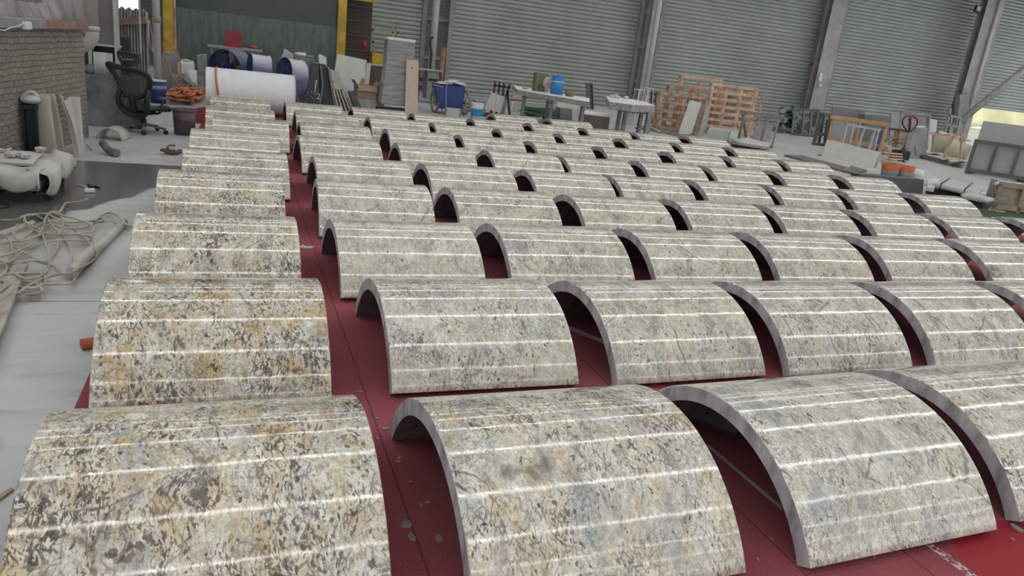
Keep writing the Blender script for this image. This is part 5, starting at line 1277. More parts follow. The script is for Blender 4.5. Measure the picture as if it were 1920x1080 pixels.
# ---- thick granite table
zt2 = .92
q4 = [onz(1136, 180, zt2), onz(1180, 185, zt2), onz(1212, 191, zt2), onz(1229, 198, zt2), onz(1186, 196, zt2), onz(1142, 190, zt2)]
t = thing('granite_table', 'table with a very thick speckled granite top and rubble on it', 'table', (sum(p.x for p in q4) / 6, sum(p.y for p in q4) / 6, 0))
mb = MB(); mb.prism(q4, (0, 0, -.18)); mb.done('table_top', mat('speckled_granite', (.40, .40, .41), .6, var=.3, scale=18, dust=.95, dustcol=(.8, .8, .8)), t, bevel=.012)
cx_, cy_ = sum(p.x for p in q4) / 6, sum(p.y for p in q4) / 6
for u, Y in ((1155, cy_ + .2), (1165, cy_ - .25), (1195, cy_ + .2), (1208, cy_ - .1), (1212, cy_ + .35)):
    f = foot(u, Y); mb = MB(); mb.bar((f.x, f.y, 0), (f.x + .02, f.y, zt2 - .18), .09); mb.done('leg', M_STEEL, t)
mb = MB(); a = foot(1157, cy_); b_ = foot(1209, cy_); mb.bar((a.x, a.y, zt2 - .24), (b_.x, b_.y, zt2 - .24), .08, .1); mb.done('apron', M_STEEL, t)
for k, u in enumerate((1139, 1145, 1150, 1154, 1168)):
    p = onz(u, 182 + (u - 1139) * .12, zt2); s_ = .045 + .01 * (k % 3)
    mb = MB(); mb.blob((p.x + .06, p.y - .05, zt2 + s_ * .8), (s_ * 1.3, s_, s_), .2, 1, flat=True); tag(mb.done('rubble_lump', mat('white_rubble', (.6, .6, .6), .8)), '%s white rubble lump from the left on the thick granite table' % ORD[k], 'rubble', 'rubble on the granite table')
# ---- white stools
def stool(u, vt, Y, label, ang):
    f = foot(u, Y); h = at(u, vt, Y).z
    t = thing('plastic_stool', label, 'stool', (f.x, f.y, 0), None)
    mb = MB(); mb.box((f.x, f.y, h - .02), (.26, .26, .03), RZ(ang)); mb.done('seat', M_WHITE, t, bevel=.012)
    for dx, dy in ((-1, -1), (1, -1), (1, 1), (-1, 1)):
        a = Vector((f.x, f.y, 0)) + RZ(ang) @ Vector((dx * .10, dy * .10, h - .03)); b2 = Vector((f.x, f.y, 0)) + RZ(ang) @ Vector((dx * .17, dy * .17, 0))
        mb = MB(); mb.bar(a, b2, .04, .015); mb.done('leg', M_WHITE, t)
    mb = MB(); mb.box((f.x, f.y, h * .55), (.26, .26, .02), RZ(ang)); mb.done('brace', M_WHITE, t)
stool(1189, 166, 22.9, 'tall white plastic stool behind the granite table, left one', .3)
stool(1206, 163, 22.0, 'tall white plastic stool behind the granite table, right one', .1)
aframe('dark_stand', 'dark green steel stand left of the stacked crates', 'stand', [((1214, 172), (1214, None)), ((1222, 174), (1222, None)), ((1230, 176), (1229, None))], 23.6, M_DGREEN, cross=[((1214, 173), (1232, 176)), ((1214, 186), (1232, 190))], thick=.06)

# ================================================================= OBJECTS, right
def lattice(label, u0, Y0, u1, Y1, vt0, lean, ncol, nrow, material, sw=.09, group='wooden crate panels stacked by the shutter', double=True):
    """standing wooden crate panel; base from column u0 at depth Y0 to u1 at Y1, top of the left edge at image row vt0"""
    P = foot(u0, Y0); Q = foot(u1, Y1); d = Vector((Q.x - P.x, Q.y - P.y, 0)); w = d.length; d.normalize(); n = Vector((-d.y, d.x, 0))
    h = height_to((P.x, P.y, 0), vt0)
    t = thing('crate_panel', label, 'crate', (P + Q) / 2, group)
    def pt(s, z, off=0.0): return P + d * s + n * (lean * z / h + off) + Vector((0, 0, z))
    for i in range(ncol):
        s = sw / 2 + (w - sw) * i / (ncol - 1)
        mb = MB(); mb.bar(pt(s, 0), pt(s, h), sw, .05, up=n); mb.done('upright', material, t)
        if double:
            mb = MB(); mb.bar(pt(s, 0, .28), pt(s, h, .28), sw, .04, up=n); mb.done('back_upright', material, t)
    for j in range(nrow):
        z = sw / 2 + (h - sw) * j / (nrow - 1)
        mb = MB(); mb.bar(pt(0, z, -.035), pt(w, z, -.035), .03, sw, up=(0, 0, 1)); mb.done('slat', material, t)
        if double:
            mb = MB(); mb.bar(pt(0, z, .31), pt(w, z, .31), .02, sw * .8); mb.done('back_slat', material, t)
    if double:
        for s in (0.03, w - .03):
            for z in (.05, h - .05):
                mb = MB(); mb.bar(pt(s, z, -.03), pt(s, z, .3), .06); mb.done('end_block', material, t)
    return t
M_CR1 = M_REDWOOD
M_CR2 = mat('orange_pine', (.66, .47, .34), .7, var=.2, scale=4, bump=.2)
lattice('tall wooden crate panel at the back left of the crate stack', 1262, 23.0, 1338, 22.6, 140, .1, 3, 6, M_CR2)
lattice('middle wooden crate panel, one step down at the left of the crate stack', 1243, 22.3, 1330, 21.9, 160, .1, 3, 6, M_CR1)
lattice('front left wooden crate panel of the crate stack', 1228, 21.6, 1318, 21.2, 172, .1, 3, 5, M_CR1)
lattice('large front right wooden crate panel of the crate stack', 1318, 21.3, 1404, 20.7, 155, .1, 4, 8, M_CR2)
lattice('rearmost right crate panel showing only its right edge', 1336, 21.9, 1418, 21.3, 165, .1, 3, 7, M_CR1, double=False)
quad('pale_slab', 'pale grey slab leaning left in front of the wooden crates', 'slab', [(1293, 188, 20.7), (1316, 193, 20.7), (1295, None, 20.0), (1271, None, 20.0)], (.03, .04, 0), M_WSLAB)
quad('brown_slab', 'thin brown slab edge right of the pale leaning slab', 'slab', [(1318, 196, 20.6), (1325, 197, 20.6), (1306, None, 20.1), (1300, None, 20.1)], (.02, .06, 0), M_CARD)
quad('grey_slab', 'narrow grey slab leaning beside the brown slab edge', 'slab', [(1325, 197, 20.4), (1333, 200, 20.4), (1316, None, 19.9), (1308, None, 19.9)], (.02, .04, 0), M_GREYSLAB)
a = onz(1330, 241, .30); b_ = onz(1367, 247, .30)
zz = .34
prism_down('stone_block', 'left half of the low grey-green block pair before the crates', 'block', [onz(1328, 241, zz), onz(1367, 248, zz), onz(1369, 243, zz), onz(1334, 238, zz)], zz - .002, M_GSLAB)
prism_down('stone_block', 'right half of the low grey-green block pair before the crates', 'block', [onz(1369, 248, zz), onz(1385, 249, zz), onz(1385, 244, zz), onz(1371, 243, zz)], zz - .002, M_GSLAB)
# grating and steel strips on the floor
t = thing('steel_grating', 'flat dark steel grating on the floor in front of the crates', 'grating', gp(1250, 238))
G0, G1, G2, G3 = gp(1190, 240, .02), gp(1285, 257, .02), gp(1300, 251, .02), gp(1215, 236, .02)
mb = MB()
for k in range(9): f = k / 8; mb.bar(G0 + (G3 - G0) * f, G1 + (G2 - G1) * f, .03)
mb.done('long_bars', M_STEEL, t)
mb = MB()
for k in range(12): f = k / 11; mb.bar(G0 + (G1 - G0) * f + Vector((0, 0, .015)), G3 + (G2 - G3) * f + Vector((0, 0, .015)), .02)
mb.done('cross_bars', M_STEEL, t)
mb = MB(); mb.bar(gp(1212, 234, .06), gp(1236, 246, .06), .05, .03); tag(mb.done('white_batten', M_WHITE), 'short white batten lying on the steel grating', 'batten')
# A-frame rack
aframe('slab_rack', 'grey-brown steel A-frame rack right of the wooden crates', 'rack', [((1397, 210), (1383, None)), ((1438, 220), (1424, None, -.2)), ((1462, 220), (1446, None, -.8)), ((1393, 213, .3), (1400, None, .5))], 19.0, mat('grey_brown_steel', (.20, .185, .18), .6), cross=[((1397, 211), (1465, 219)), ((1385, None), (1448, None, -.8)), ((1438, 222), (1463, 221))], thick=.06)
quad('pink_panel', 'pale pinkish panel standing inside the A-frame rack', 'panel', [(1418, 238, 19.4), (1452, 247, 19.2), (1441, None, 19.1), (1409, None, 19.3)], (0, .04, 0), mat('pinkish_panel', (.40, .36, .37), .7))
flat('white_sheet_pile', 'pile of thin white stone sheets on the floor by the A-frame rack', 'sheets', [(1366, 268), (1400, 262), (1444, 274), (1440, 281), (1385, 272)], .1, .07, M_DUSTY)
flat('low_timber_frame', 'low timber base under the thin white stone sheets', 'timber', [(1370, 273), (1400, 268), (1438, 279), (1436, 282), (1385, 277)], .003, .095, M_INNER)
mb = MB(); c = gp(1384, 264, .2); mb.box(c + Vector((0, .1, .02)), (.3, .15, .05), RZ(.2)); tag(mb.done('white_offcut', M_WSLAB), 'small white offcut on top of the thin stone sheets', 'offcut')

# ---- green marble slabs on rack near the shutters
def marble():
    m, nt, ns, lk, b = nodes_of('green_black_marble')
    tc = N(nt, 'ShaderNodeTexCoord'); mp = N(nt, 'ShaderNodeMapping'); mp.inputs['Scale'].default_value = (.9, 1, 2.2); mp.inputs['Rotation'].default_value = (0, .5, 0); lk.new(tc.outputs['Object'], mp.inputs[0])
    w = N(nt, 'ShaderNodeTexNoise', i_Scale=1.7, i_Detail=5.0, i_Distortion=1.6); lk.new(mp.outputs[0], w.inputs['Vector'])
    r = ramp(nt, [(.47, (.015, .022, .018)), (.55, (.20, .25, .22))]); lk.new(w.outputs[0], r.inputs[0]); lk.new(r.outputs[0], b.inputs['Base Color']); b.inputs['Roughness'].default_value = .2
    return m
M_MARB = marble()
YM = 25.3
quad('marble_slab', 'green-black veined marble slab leaning behind the dark steel rack, left part', 'slab', [(1463, 203, YM), (1467, 200, YM), (1497, 204, YM), (1490, None, YM - .5), (1458, None, YM - .5)], (0, .05, 0), M_MARB)
quad('marble_slab', 'green-black veined marble slab inside the dark steel rack, right part', 'slab', [(1486, 198, YM - .2), (1538, 206, YM - .2), (1526, None, YM - .6), (1488, None, YM - .6)], (0, .05, 0), M_MARB)
aframe('slab_rack', 'dark green steel rack holding the veined marble slabs', 'rack', [((1491, 203), (1484, None, -.3)), ((1508, 206), (1503, None, -.3)), ((1522, 208), (1517, None, -.3)), ((1536, 208), (1526, None, -.3))], YM - .8, M_DGREEN, cross=[((1490, 203), (1537, 209)), ((1484, None, -.3), (1527, None, -.3))], thick=.08)
mb = MB(); mb.bar(foot(1450, YM - .2, .12), foot(1482, YM - .4, .12), .12, .2); tag(mb.done('timber_beam', mat('mauve_timber', (.22, .19, .20), .8)), 'low mauve-grey timber beam left of the marble rack', 'timber')
aframe('slab_rack', 'black trestle rack between the marble slabs and the orange wooden frame', 'rack', [((1541, 214), (1525, None)), ((1545, 214), (1535, None, .3)), ((1558, 217), (1552, None, .3)), ((1553, 224), (1546, None))], 20.6, M_DGREEN, cross=[((1538, 213), (1562, 218)), ((1524, None), (1548, None, -.1)), ((1533, 250), (1550, 254))], thick=.09)

# ---- orange pine frame and slab in front
M_PINE = mat('fresh_orange_pine', (.52, .31, .16), .65, var=.12, scale=4)
YF = 18.0
t = thing('pine_frame', 'open orange-pine crate frame standing behind a grey slab', 'crate frame', foot(1600, YF))
def fp(u, v, Y): return foot(u, Y) if v is None else at(u, v, Y)
for a, b_ in (((1563, 219, 18.6), (1549, None, 18.6)), ((1613, 224, 18.2), (1600, None, 18.2)), ((1664, 233, 17.6), (1645, None, 17.6))):
    mb = MB(); mb.bar(fp(*a), fp(*b_), .10, .05, up=(0, 1, 0)); mb.done('upright', M_PINE, t)
for a, b_ in (((1557, 219, 18.6), (1668, 234, 17.55)), ((1551, 259, 18.58), (1660, 276, 17.6))):
    mb = MB(); mb.bar(fp(*a), fp(*b_), .05, .12); mb.done('rail', M_PINE, t)
mb = MB(); mb.bar(fp(1588, 228, 18.3), fp(1569, None, 18.0), .08, .03, up=(0, 1, 0)); mb.done('brace', mat('pinkish_pine', (.50, .38, .32), .7), t)
quad('grey_slab', 'long plain grey slab on edge in front of the orange-pine frame', 'slab', [(1551, 262, 16.3), (1650, 285, 15.2), (1634, 324, 15.0), (1538, 299, 16.1)], (.03, .05, 0), M_WSLAB)
quad('slab_edge', 'second slab behind the long grey one, showing its right edge', 'slab', [(1560, 262, 16.5), (1654, 287, 15.35), (1640, 323, 15.15), (1548, 298, 16.3)], (.02, .03, 0), M_TILE)
mb = MB(); a = foot(1541, 16.25); b_ = foot(1634, 15.1)
for f in (.1, .5, .9):
    p = a + (b_ - a) * f; mb.box((p.x, p.y + .22, .05), (.12, .2, .10))
tag(mb.done('support_blocks', M_INNER), 'dark timber supports under the long plain grey slab', 'supports')
bpy.data.objects['support_blocks'].name = 'timber_support'
aframe('steel_ladder_rack', 'grey steel ladder-shaped rack behind the long plain grey slab', 'rack', [((1588, 233), (1572, None)), ((1600, 237), (1586, None)), ((1620, 240), (1602, None)), ((1640, 243), (1624, None)), ((1647, 243), (1634, None))], 17.2, mat('light_grey_steel', (.40, .41, .41), .5), cross=[((1586, 233), (1650, 244))], thick=.06)
quad('blue_sheet', 'deep blue panel seen through the orange-pine frame', 'panel', [(1648, 243, 18.9), (1658, 245, 18.9), (1652, None, 18.9), (1641, None, 18.9)], (0, .1, 0), M_BLUE)
quad('grey_backdrop_slab', 'mid-grey slab standing behind the orange-pine frame', 'slab', [(1565, 226, 20.2), (1612, 232, 20.0), (1606, None, 19.8), (1556, None, 20.0)], (0, .05, 0), M_GREYSLAB)
quad('dark_grey_slab', 'dark grey slab behind the right half of the orange-pine frame', 'slab', [(1615, 234, 19.6), (1646, 238, 19.5), (1640, None, 19.3), (1608, None, 19.4)], (0, .05, 0), M_DARKSLAB)
# slabs far behind along the shutter
quad('long_grey_slab', 'long grey slab along the shutter behind the black trestle rack', 'slab', [(1562, 200, 26.5), (1622, 208, 26.3), (1622, 226, 26.3), (1560, 214, 26.5)], (0, .06, 0), mat('lilac_grey_slab', (.25, .24, .26), .6))
quad('slab_shelf', 'dark timber shelf holding the long grey slab', 'shelf', [(1562, 215, 26.4), (1618, 224, 26.2), (1616, None, 26.2), (1560, None, 26.4)], (0, .3, 0), M_CARD)
quad('grey_cabinet', 'wide blue-grey cabinet against the shutter behind the orange-pine frame', 'cabinet', [(1622, 216, 25.5), (1672, 222, 25.2), (1670, None, 25.2), (1620, None, 25.5)], (0, .4, 0), mat('blue_grey_panel', (.20, .21, .23), .6))
quad('pale_slab', 'pale grey slab standing left of the grey metal door frame', 'slab', [(1671, 212, 24.0), (1692, 215, 24.0), (1690, None, 23.8), (1668, None, 23.8)], (0, .05, 0), M_GREYSLAB)
t = thing('framed_sheet', 'grey metal frame panel standing behind the pallet truck handle', 'frame', foot(1715, 21.5))
for a, b_ in (((1690, 209, 21.5), (1684, None, 21.2)), ((1743, 216, 21.2), (1737, None, 20.9))):
    mb = MB(); mb.bar(fp(*a), fp(*b_), .06); mb.done('upright', M_STEEL, t)
mb = MB(); mb.bar(fp(1689, 209, 21.5), fp(1744, 216, 21.2), .06); mb.done('top_rail', M_STEEL, t)
mb = MB(); mb.prism([fp(1692, 212, 21.5), fp(1740, 218, 21.25), fp(1735, None, 21.0), fp(1686, None, 21.25)], (0, .03, 0)); mb.done('panel', mat('pale_pink_panel', (.33, .29, .29), .6), t)
quad('green_white_slab', 'pale green slab right of the grey metal frame panel', 'slab', [(1744, 222, 21.6), (1758, 225, 21.6), (1750, None, 21.4), (1738, None, 21.4)], (0, .05, 0), M_GSLAB)
for i in range(5):
    quad('black_slab', ['front', 'second', 'third', 'fourth', 'rear'][i] + ' black slab of the leaning set behind the pallet truck', 'slab', [(1716 + i * 4.5, 238 + i * .4, 19.3 + i * .12), (1722 + i * 4.5, 237 + i * .4, 19.3 + i * .12), (1712 + i * 6, None, 18.6 + i * .12), (1700 + i * 6, None, 18.6 + i * .12)], (0, .05, 0), M_DARKSLAB, group='black slabs leaning behind the pallet truck')
mb = MB(); a = at(1716, 238, 19.1); b_ = at(1732, 237, 19.3); mb.bar(a, b_, .1, .03); tag(mb.done('white_cap_strip', M_WHITE), 'short white strip on top of the leaning black slabs', 'strip')
# timber behind
for i, (a, b_) in enumerate((((1660, 256), (1700, 262)), ((1662, 264), (1698, 270)), ((1682, 240), (1672, None)), ((1688, 240), (1676, None)), ((1658, 240), (1700, 246)))):
    mb = MB(); mb.bar(fp(a[0], a[1], 20.2), fp(b_[0], b_[1], 20.2), .07, .09, up=(0, 1, 0)); tag(mb.done('timber_beam', M_WOOD if i != 4 else mat('dark_maroon_board', (.13, .06, .05), .7)), ['upper horizontal', 'lower horizontal', 'left slanted', 'right slanted', 'dark maroon'][i] + ' timber of the loose frame left of the pallet truck', 'timber')
mb = MB(); a = fp(1662, 272, 19.2); b_ = fp(1692, 276, 19.2); a.z = b_.z = .14; mb.cyl(a, b_, .13, seg=24); tag(mb.done('white_sack_roll', M_CLOTH), 'white roll lying left of the pallet truck', 'roll')
for k in range(4):
    mb = MB(); a = gp(1654, 286 + k * 5.0, .27 - .07 * k); b_ = gp(1690, 289 + k * 5.0, .27 - .07 * k); mb.bar(a, b_, .1, .035); tag(mb.done('timber_batten', M_CR2), ['top', 'second', 'third', 'bottom'][k] + ' batten in the small timber pile behind the orange buckets', 'batten', 'battens in the small timber pile')

# ---- pallet truck
def pallet_truck():
    f = gp(1688, 304); B = Vector((f.x, f.y, 0)); hh = height_to(B, 219)
    back = Vector((.55, .83, 0)).normalized(); side = Vector((back.y, -back.x, 0))
    t = thing('pallet_truck', 'black hand pallet truck with red-topped handle, right of the buckets', 'pallet truck', B)
    top = at(1707, 222, f.y); lo = B + Vector((0, 0, .15)); mid = at(1704, 248, f.y)
    mb = MB(); mb.tube([lo, mid], .035, 12); mb.done('tiller', M_DGREEN, t)
    L = [at(u, v, f.y) for u, v in ((1704, 248), (1694, 236), (1692, 226), (1698, 219), (1710, 218), (1719, 223), (1719, 234), (1710, 244), (1704, 248))]
    mb = MB(); mb.tube(cr(L[:-1], 5, True), .022, 9, closed=True); mb.bar(at(1705, 247, f.y), at(1707, 221, f.y), .05); hl_ = mb.done('handle_loop', M_BLACK, t)
    mb = MB(); mb.tube(cr([L[2], L[3], L[4], L[5]], 6), .028, 9); o = under(mb.done('grip', mat('crimson_rubber', (.22, .015, .05), .5), t), hl_)
    mb = MB(); mb.cyl(B + Vector((-.02, 0, .13)), B + Vector((.02, 0, .42)), .07); mb.done('hydraulic_pump', M_BLACK, t)
    mb = MB(); mb.cyl(B - side * .08 + Vector((0, 0, .09)), B + side * .08 + Vector((0, 0, .09)), .09, seg=20); mb.done('steer_wheel', M_BLACK, t)
    mb = MB(); mb.box(B + back * .18 + Vector((0, 0, .2)), (.5, .12, .28), RZ(-.58)); mb.done('head_frame', M_BLACK, t, bevel=.01)
    for s_ in (-1, 1):
        mb = MB(); mb.bar(B + back * .2 + side * s_ * .19 + Vector((0, 0, .1)), B + back * 1.3 + side * s_ * .19 + Vector((0, 0, .1)), .15, .05); mb.done('fork', M_BLACK, t)
        mb = MB(); mb.tube(cr([at(1705 + 10 * s_, 275, f.y + .5), at(1707 + 9 * s_, 285, f.y + .4), at(1704 + 14 * s_, 292, f.y + .3)], 4), .012, 6); mb.done('brace_rod', M_BLACK, t)
pallet_truck()

# ---- pallet with broken curved stones
t = thing('display_pallet', 'low pallet with white sheeting right of the pallet truck', 'pallet', gp(1770, 302))
PP = [gp(1723, 287, .15), gp(1760, 296, .15), gp(1810, 308, .15), gp(1812, 298, .15), gp(1742, 280, .15)]
mb = MB(); mb.prism(PP, (0, 0, -.05)); mb.done('deck', M_DUSTY, t, bevel=.005)
mb = MB()
for k in range(4): p = PP[0].lerp(PP[2], .1 + .27 * k); mb.bar((p.x, p.y + .2, .05), (p.x + .5, p.y + 1.4, .05), .1, .1)
mb.done('skid', M_INNER, t)
M_CURV = mat('cream_curved_stone', (.60, .55, .43), .5, var=.06)
def shell(u, v, Y, R, h, a0, a1, tilt, label):
    c = at(u, v, Y); mb = MB()
    A = Vector((math.sin(tilt), -.15, math.cos(tilt))).normalized()
    mb.lathe((c.x, Y, .16), [(R, 0), (R * 1.02, h * .5), (R, h)], 18, arc=(a0, a1), axis=A); return tag(mb.done('curved_stone', M_CURV, solid=.04), label, 'curved stone')
shell(1768, 285, 19.0, .36, .62, PI * .1, PI * .95, -.1, 'left upright curved cream stone shell on the low pallet')
shell(1790, 288, 18.3, .34, .55, -PI * .5, PI * .35, .15, 'right upright curved cream stone shell on the low pallet')
for i, (u, v, sx_) in enumerate(((1746, 289, .3), (1784, 300, .28), (1796, 304, .25), (1772, 252, .2))):
    c = gp(u, v, .16) if i < 3 else at(1772, 252, 19.0)
    mb = MB()
    mb.grid(lambda s, q_: c + Vector(((s - .5) * sx_ * 2, (q_ - .5) * .3, .05 * math.sin(s * PI) + .03 * math.sin(q_ * 5 + i))), 10, 4)
    tag(mb.done('curved_piece', M_CURV, solid=.03), ['thin curved cream piece lying at the left of the low pallet', 'curved cream piece lying at the front of the low pallet', 'small cream piece at the right of the low pallet', 'white scrap on top of the upright curved shells'][i], 'curved stone')
for i, (a, b_) in enumerate((((1790, 250), (1770, 295)), ((1803, 252), (1801, 303)), ((1752, 248), (1748, 285)), ((1745, 250), (1812, 258)), ((1806, 262), (1818, 264)))):
    mb = MB(); mb.bar(at(a[0], a[1], 17.7), at(b_[0], b_[1], 17.5 if i < 2 else 17.7), .07, .05); tag(mb.done('timber_strut', M_WOOD if i != 3 else M_REDWOOD), ['slanted strut across the curved shells', 'upright strut at the right of the curved shells', 'upright strut at the left of the curved shells', 'reddish cross rail above the curved shells', 'short strut end behind the big slab rack'][i], 'timber')
# column-foot clutter
aframe('steel_trestle', 'grey steel trestle at the foot of the floodlight column', 'trestle', [((1782, 203), (1765, None)), ((1784, 218), (1776, None)), ((1800, 222), (1786, None))], 24.5, M_STEEL, cross=[((1770, 232), (1796, 238)), ((1778, 216), (1801, 221))], thick=.09)
a = at(1800, 228, 26.6); b_ = at(1935, 118, 26.6)
t = thing('diagonal_brace', 'thick round diagonal brace rising to the right from the column foot', 'brace', a); 
mb = MB(); mb.cyl(a, b_ + (b_ - a) * .5, .15, seg=24); mb.done('tube', mat('warm_grey_tube', (.36, .35, .32), .5), t)
mb = MB(); mb.prism([at(1795, 222, 26.5), at(1806, 222, 26.5), at(1806, 240, 26.5), foot(1800, 26.5), foot(1786, 26.5)], (0, .12, 0)); mb.done('gusset', M_STEEL, t)
quad('grey_post_box', 'grey sheet-metal box fixed low on the floodlight column', 'box', [(1801, 178, 27.38), (1818, 175, 27.38), (1816, 225, 27.38), (1795, 224, 27.38)], (0, .25, 0), M_STEEL)
# ---- big slab rack at right edge
M_BIGSLAB = mat('cool_grey_slab', (.36, .37, .365), .55, var=.04)
P = Vector((19.43, 15.53, 0)); Q = P + (Vector((20.05, 14.35, 0)) - P) * 1.5
hs = height_to(P, 226); nrm = Vector((.93, .36, 0))
t = thing('big_slab', 'big plain grey slab standing on the rack at the right edge', 'slab', P)
h0 = .16
mb = MB(); mb.prism([P + nrm * .12 + Vector((0, 0, h0)), Q + nrm * .12 + Vector((0, 0, h0)), Q + nrm * .3 + Vector((0, 0, hs)), P + nrm * .3 + Vector((0, 0, hs))], nrm * .04); mb.done('slab_body', M_BIGSLAB, t, bevel=.005)
t = thing('slab_rack', 'grey-green steel rack carrying the big plain slab at the right edge', 'rack', P)
hr = height_to(P, 264)
D = Q - P
for f in (0.02, .28, .55, .8, 1.0):
    mb = MB(); a = P + D * f; mb.bar(a + Vector((0, 0, .0 if f < .1 or .6 < f else .1)), a + nrm * .06 + Vector((0, 0, hr)), .07); mb.done('post', M_DGREEN, t)
for z, o_ in ((.12, .0), (hr, .06)):
    mb = MB(); mb.bar(P + nrm * o_ + Vector((0, 0, z)), Q + nrm * o_ + Vector((0, 0, z)), .08, .1); mb.done('rail', M_DGREEN, t)
for f in (.03, .66):
    mb = MB(); a = P + D * f; mb.bar(a + Vector((0, 0, .06)), a + nrm * .8 + Vector((0, 0, .06)), .08); mb.done('foot_bar', M_BLACK, t)
mb = MB(); mb.bar(P + Vector((.55, .2, .05)), Q + Vector((.55, .2, .05)), .12, .1); tag(mb.done('white_skid', M_WHITE), 'white skid on the floor beneath the big slab rack', 'skid')

# ---- orange buckets, green-labelled tub, flat boards
for i, (u, v) in enumerate(((1666, 330), (1694, 333))):
    c = gp(u, v); d_ = (c - CAMPOS).dot(FW); r_ = 15.5 / F * d_; h_ = height_to(c, 308 if i == 0 else 311)
    t = thing('orange_bucket', ['left orange-topped bucket behind the dark slab', 'right orange-topped bucket next to the green label'][i], 'bucket', c)
    mb = MB(); mb.lathe(c, [(0, 0), (r_ * .9, 0), (r_, h_ * .5)], 28); o = mb.done('lower_wall', M_GREYSLAB, t)
    mb = MB(); mb.lathe(c + Vector((0, 0, h_ * .5)), [(r_, 0), (r_ * 1.06, h_ * .48), (r_ * 1.0, h_ * .5), (r_ * .95, 0.0)], 28); mb.done('orange_band', mat('orange_plastic', (.50, .13, .035), .45, var=.1), t)
    mb = MB(); mb.cyl(c + Vector((0, 0, h_ * .85)), c + Vector((0, 0, h_ * .86)), r_ * .97, seg=28); mb.done('contents', M_CARD, t)
c = gp(1718, 331); 
t = thing('white_tub', 'small white tub with a dark green label beside the orange buckets', 'tub', c); h_ = height_to(c, 318); r_ = 10.5 / F * (c - CAMPOS).dot(FW)
mb = MB(); mb.cyl(c, c + Vector((0, 0, h_)), r_, r_ * 1.05, 28); mb.done('tub_body', M_WHITE, t)
vd = CAMPOS - c; a0 = math.atan2(vd.y, vd.x)
mb = MB(); mb.lathe(c + Vector((0, 0, h_ * .15)), [(r_ * 1.02, 0), (r_ * 1.05, h_ * .62)], 16, arc=(a0 - 1.3, a0 + 1.3)); o = mb.done('label', mat('dark_green_label', (.01, .09, .06), .4), t, solid=.003)
mb = MB(); mb.lathe(c + Vector((0, 0, h_ * .42)) + Vector((math.cos(a0 - .45), math.sin(a0 - .45), 0)) * (r_ * 1.055), [(.0, 0), (.035, .0), (.035, .002), (0, .002)], 16, axis=(math.cos(a0 - .45), math.sin(a0 - .45), 0)); under(mb.done('label_emblem', M_WHITE, t), o)
prism_down('dark_stone_block', 'long dark grey stone slab on edge behind the arches at right', 'slab', [gp(1606, 362, .32), gp(1733, 373, .32) + Vector((0, 0, 0)), gp(1733, 373, .32) + Vector((.1, .25, 0)), gp(1606, 362, .32) + Vector((.1, .25, 0))], .318, M_GREYSLAB) if False else None
quad('dark_stone_slab', 'long dark grey stone slab on edge behind the arches at right', 'slab', [(1612, 327, 11.2), (1733, 337, 10.75), (1729, None, 10.75), (1608, None, 11.2)], (.02, .25, 0), mat('charcoal_slab', (.105, .11, .115), .5, var=.1), bevel=.004)
flat('flat_board', 'large flat pale board on the floor behind the last arches', 'board', [(1500, 292), (1520, 289), (1600, 308), (1590, 316)], .05, .03, M_WSLAB)
flat('dark_board', 'dark flat board under the pale flat board behind the last arches', 'board', [(1470, 293), (1530, 296), (1625, 322), (1600, 328)], .003, .045, M_INNER)
flat('white_strip_board', 'narrow white board pointing to the buckets on the floor', 'board', [(1540, 305), (1560, 303), (1662, 333), (1640, 336)], .055, .02, M_WSLAB) if False else None
# ---- wrapped bundle on pallet
zb = .24
t = thing('wrapped_bundle', 'pale green film-wrapped bundle strapped on a low dark pallet at right', 'bundle', gp(1790, 372))
def bz(u, v, z): return onz(u, v, z)
Bq = [bz(1752, 352, .2), bz(1832, 372, .2), bz(1845, 358, .2), bz(1770, 342, .2)]
mb = MB(); mb.prism(Bq, (0, 0, .1)); mb.done('bundle_body', M_GSLAB, t, bevel=.04)
mb = MB(); mb.prism([bz(1738, 352, .12), bz(1845, 380, .12), bz(1856, 368, .12), bz(1750, 343, .12)], (0, 0, -.115)); mb.done('pallet', mat('dark_pallet_wood', (0, 0, 0)), t)
mb = MB(); mb.prism([bz(1738, 350, .2), bz(1752, 353, .2), bz(1758, 340, .2), bz(1744, 338, .2)], (0, 0, -.075)); mb.blob(bz(1747, 343, .24), (.13, .12, .1), .2, 2); mb.done('foam_end', M_WHITE, t)
for f in (.12, .68):
    a = Bq[0].lerp(Bq[1], f); b_ = Bq[3].lerp(Bq[2], f)
    mb = MB(); mb.tube([a + Vector((0, -.01, -.06)), a + Vector((0, -.01, .11)), b_ + Vector((0, 0, .11)), b_ + Vector((0, .01, 0))], .012, 6); mb.done('strap', M_BLACK, t)
mb = MB()
for k in range(5): p = bz(1815 + k * 8, 372 + k * 1.5, .2); mb.blob(p + Vector((0, 0, .04)), (.16, .1, .06), .2)
mb.done('loose_film', M_WSLAB, t)
mb = MB(); mb.prism([bz(1700, 372, .0), bz(1850, 395, .0), bz(1862, 384, .0), bz(1720, 366, .0)], (0, 0, .003)); tag(mb.done('green_mat', mat('dark_green_mat', (.05, .085, .05), .9)), 'dark green mat on the floor beyond the last arches at right', 'mat')
mb = MB(); mb.prism([gp(1825, 392, .0), gp(1850, 412), gp(1960, 425), gp(1960, 402)], (0, 0, .004)); tag(mb.done('green_mat', mat('dark_green_mat', (0, 0, 0))), 'dark green mat on the floor in front of the right-hand crate', 'mat')
c = gp(1872, 398); mb = MB(); mb.box(c + Vector((0, 0, .02)), (.22, .08, .03), RZ(-.1)); tag(mb.done('wood_offcut', M_WOOD, bevel=.004), 'pale wood offcut on the green mat at right', 'offcut')
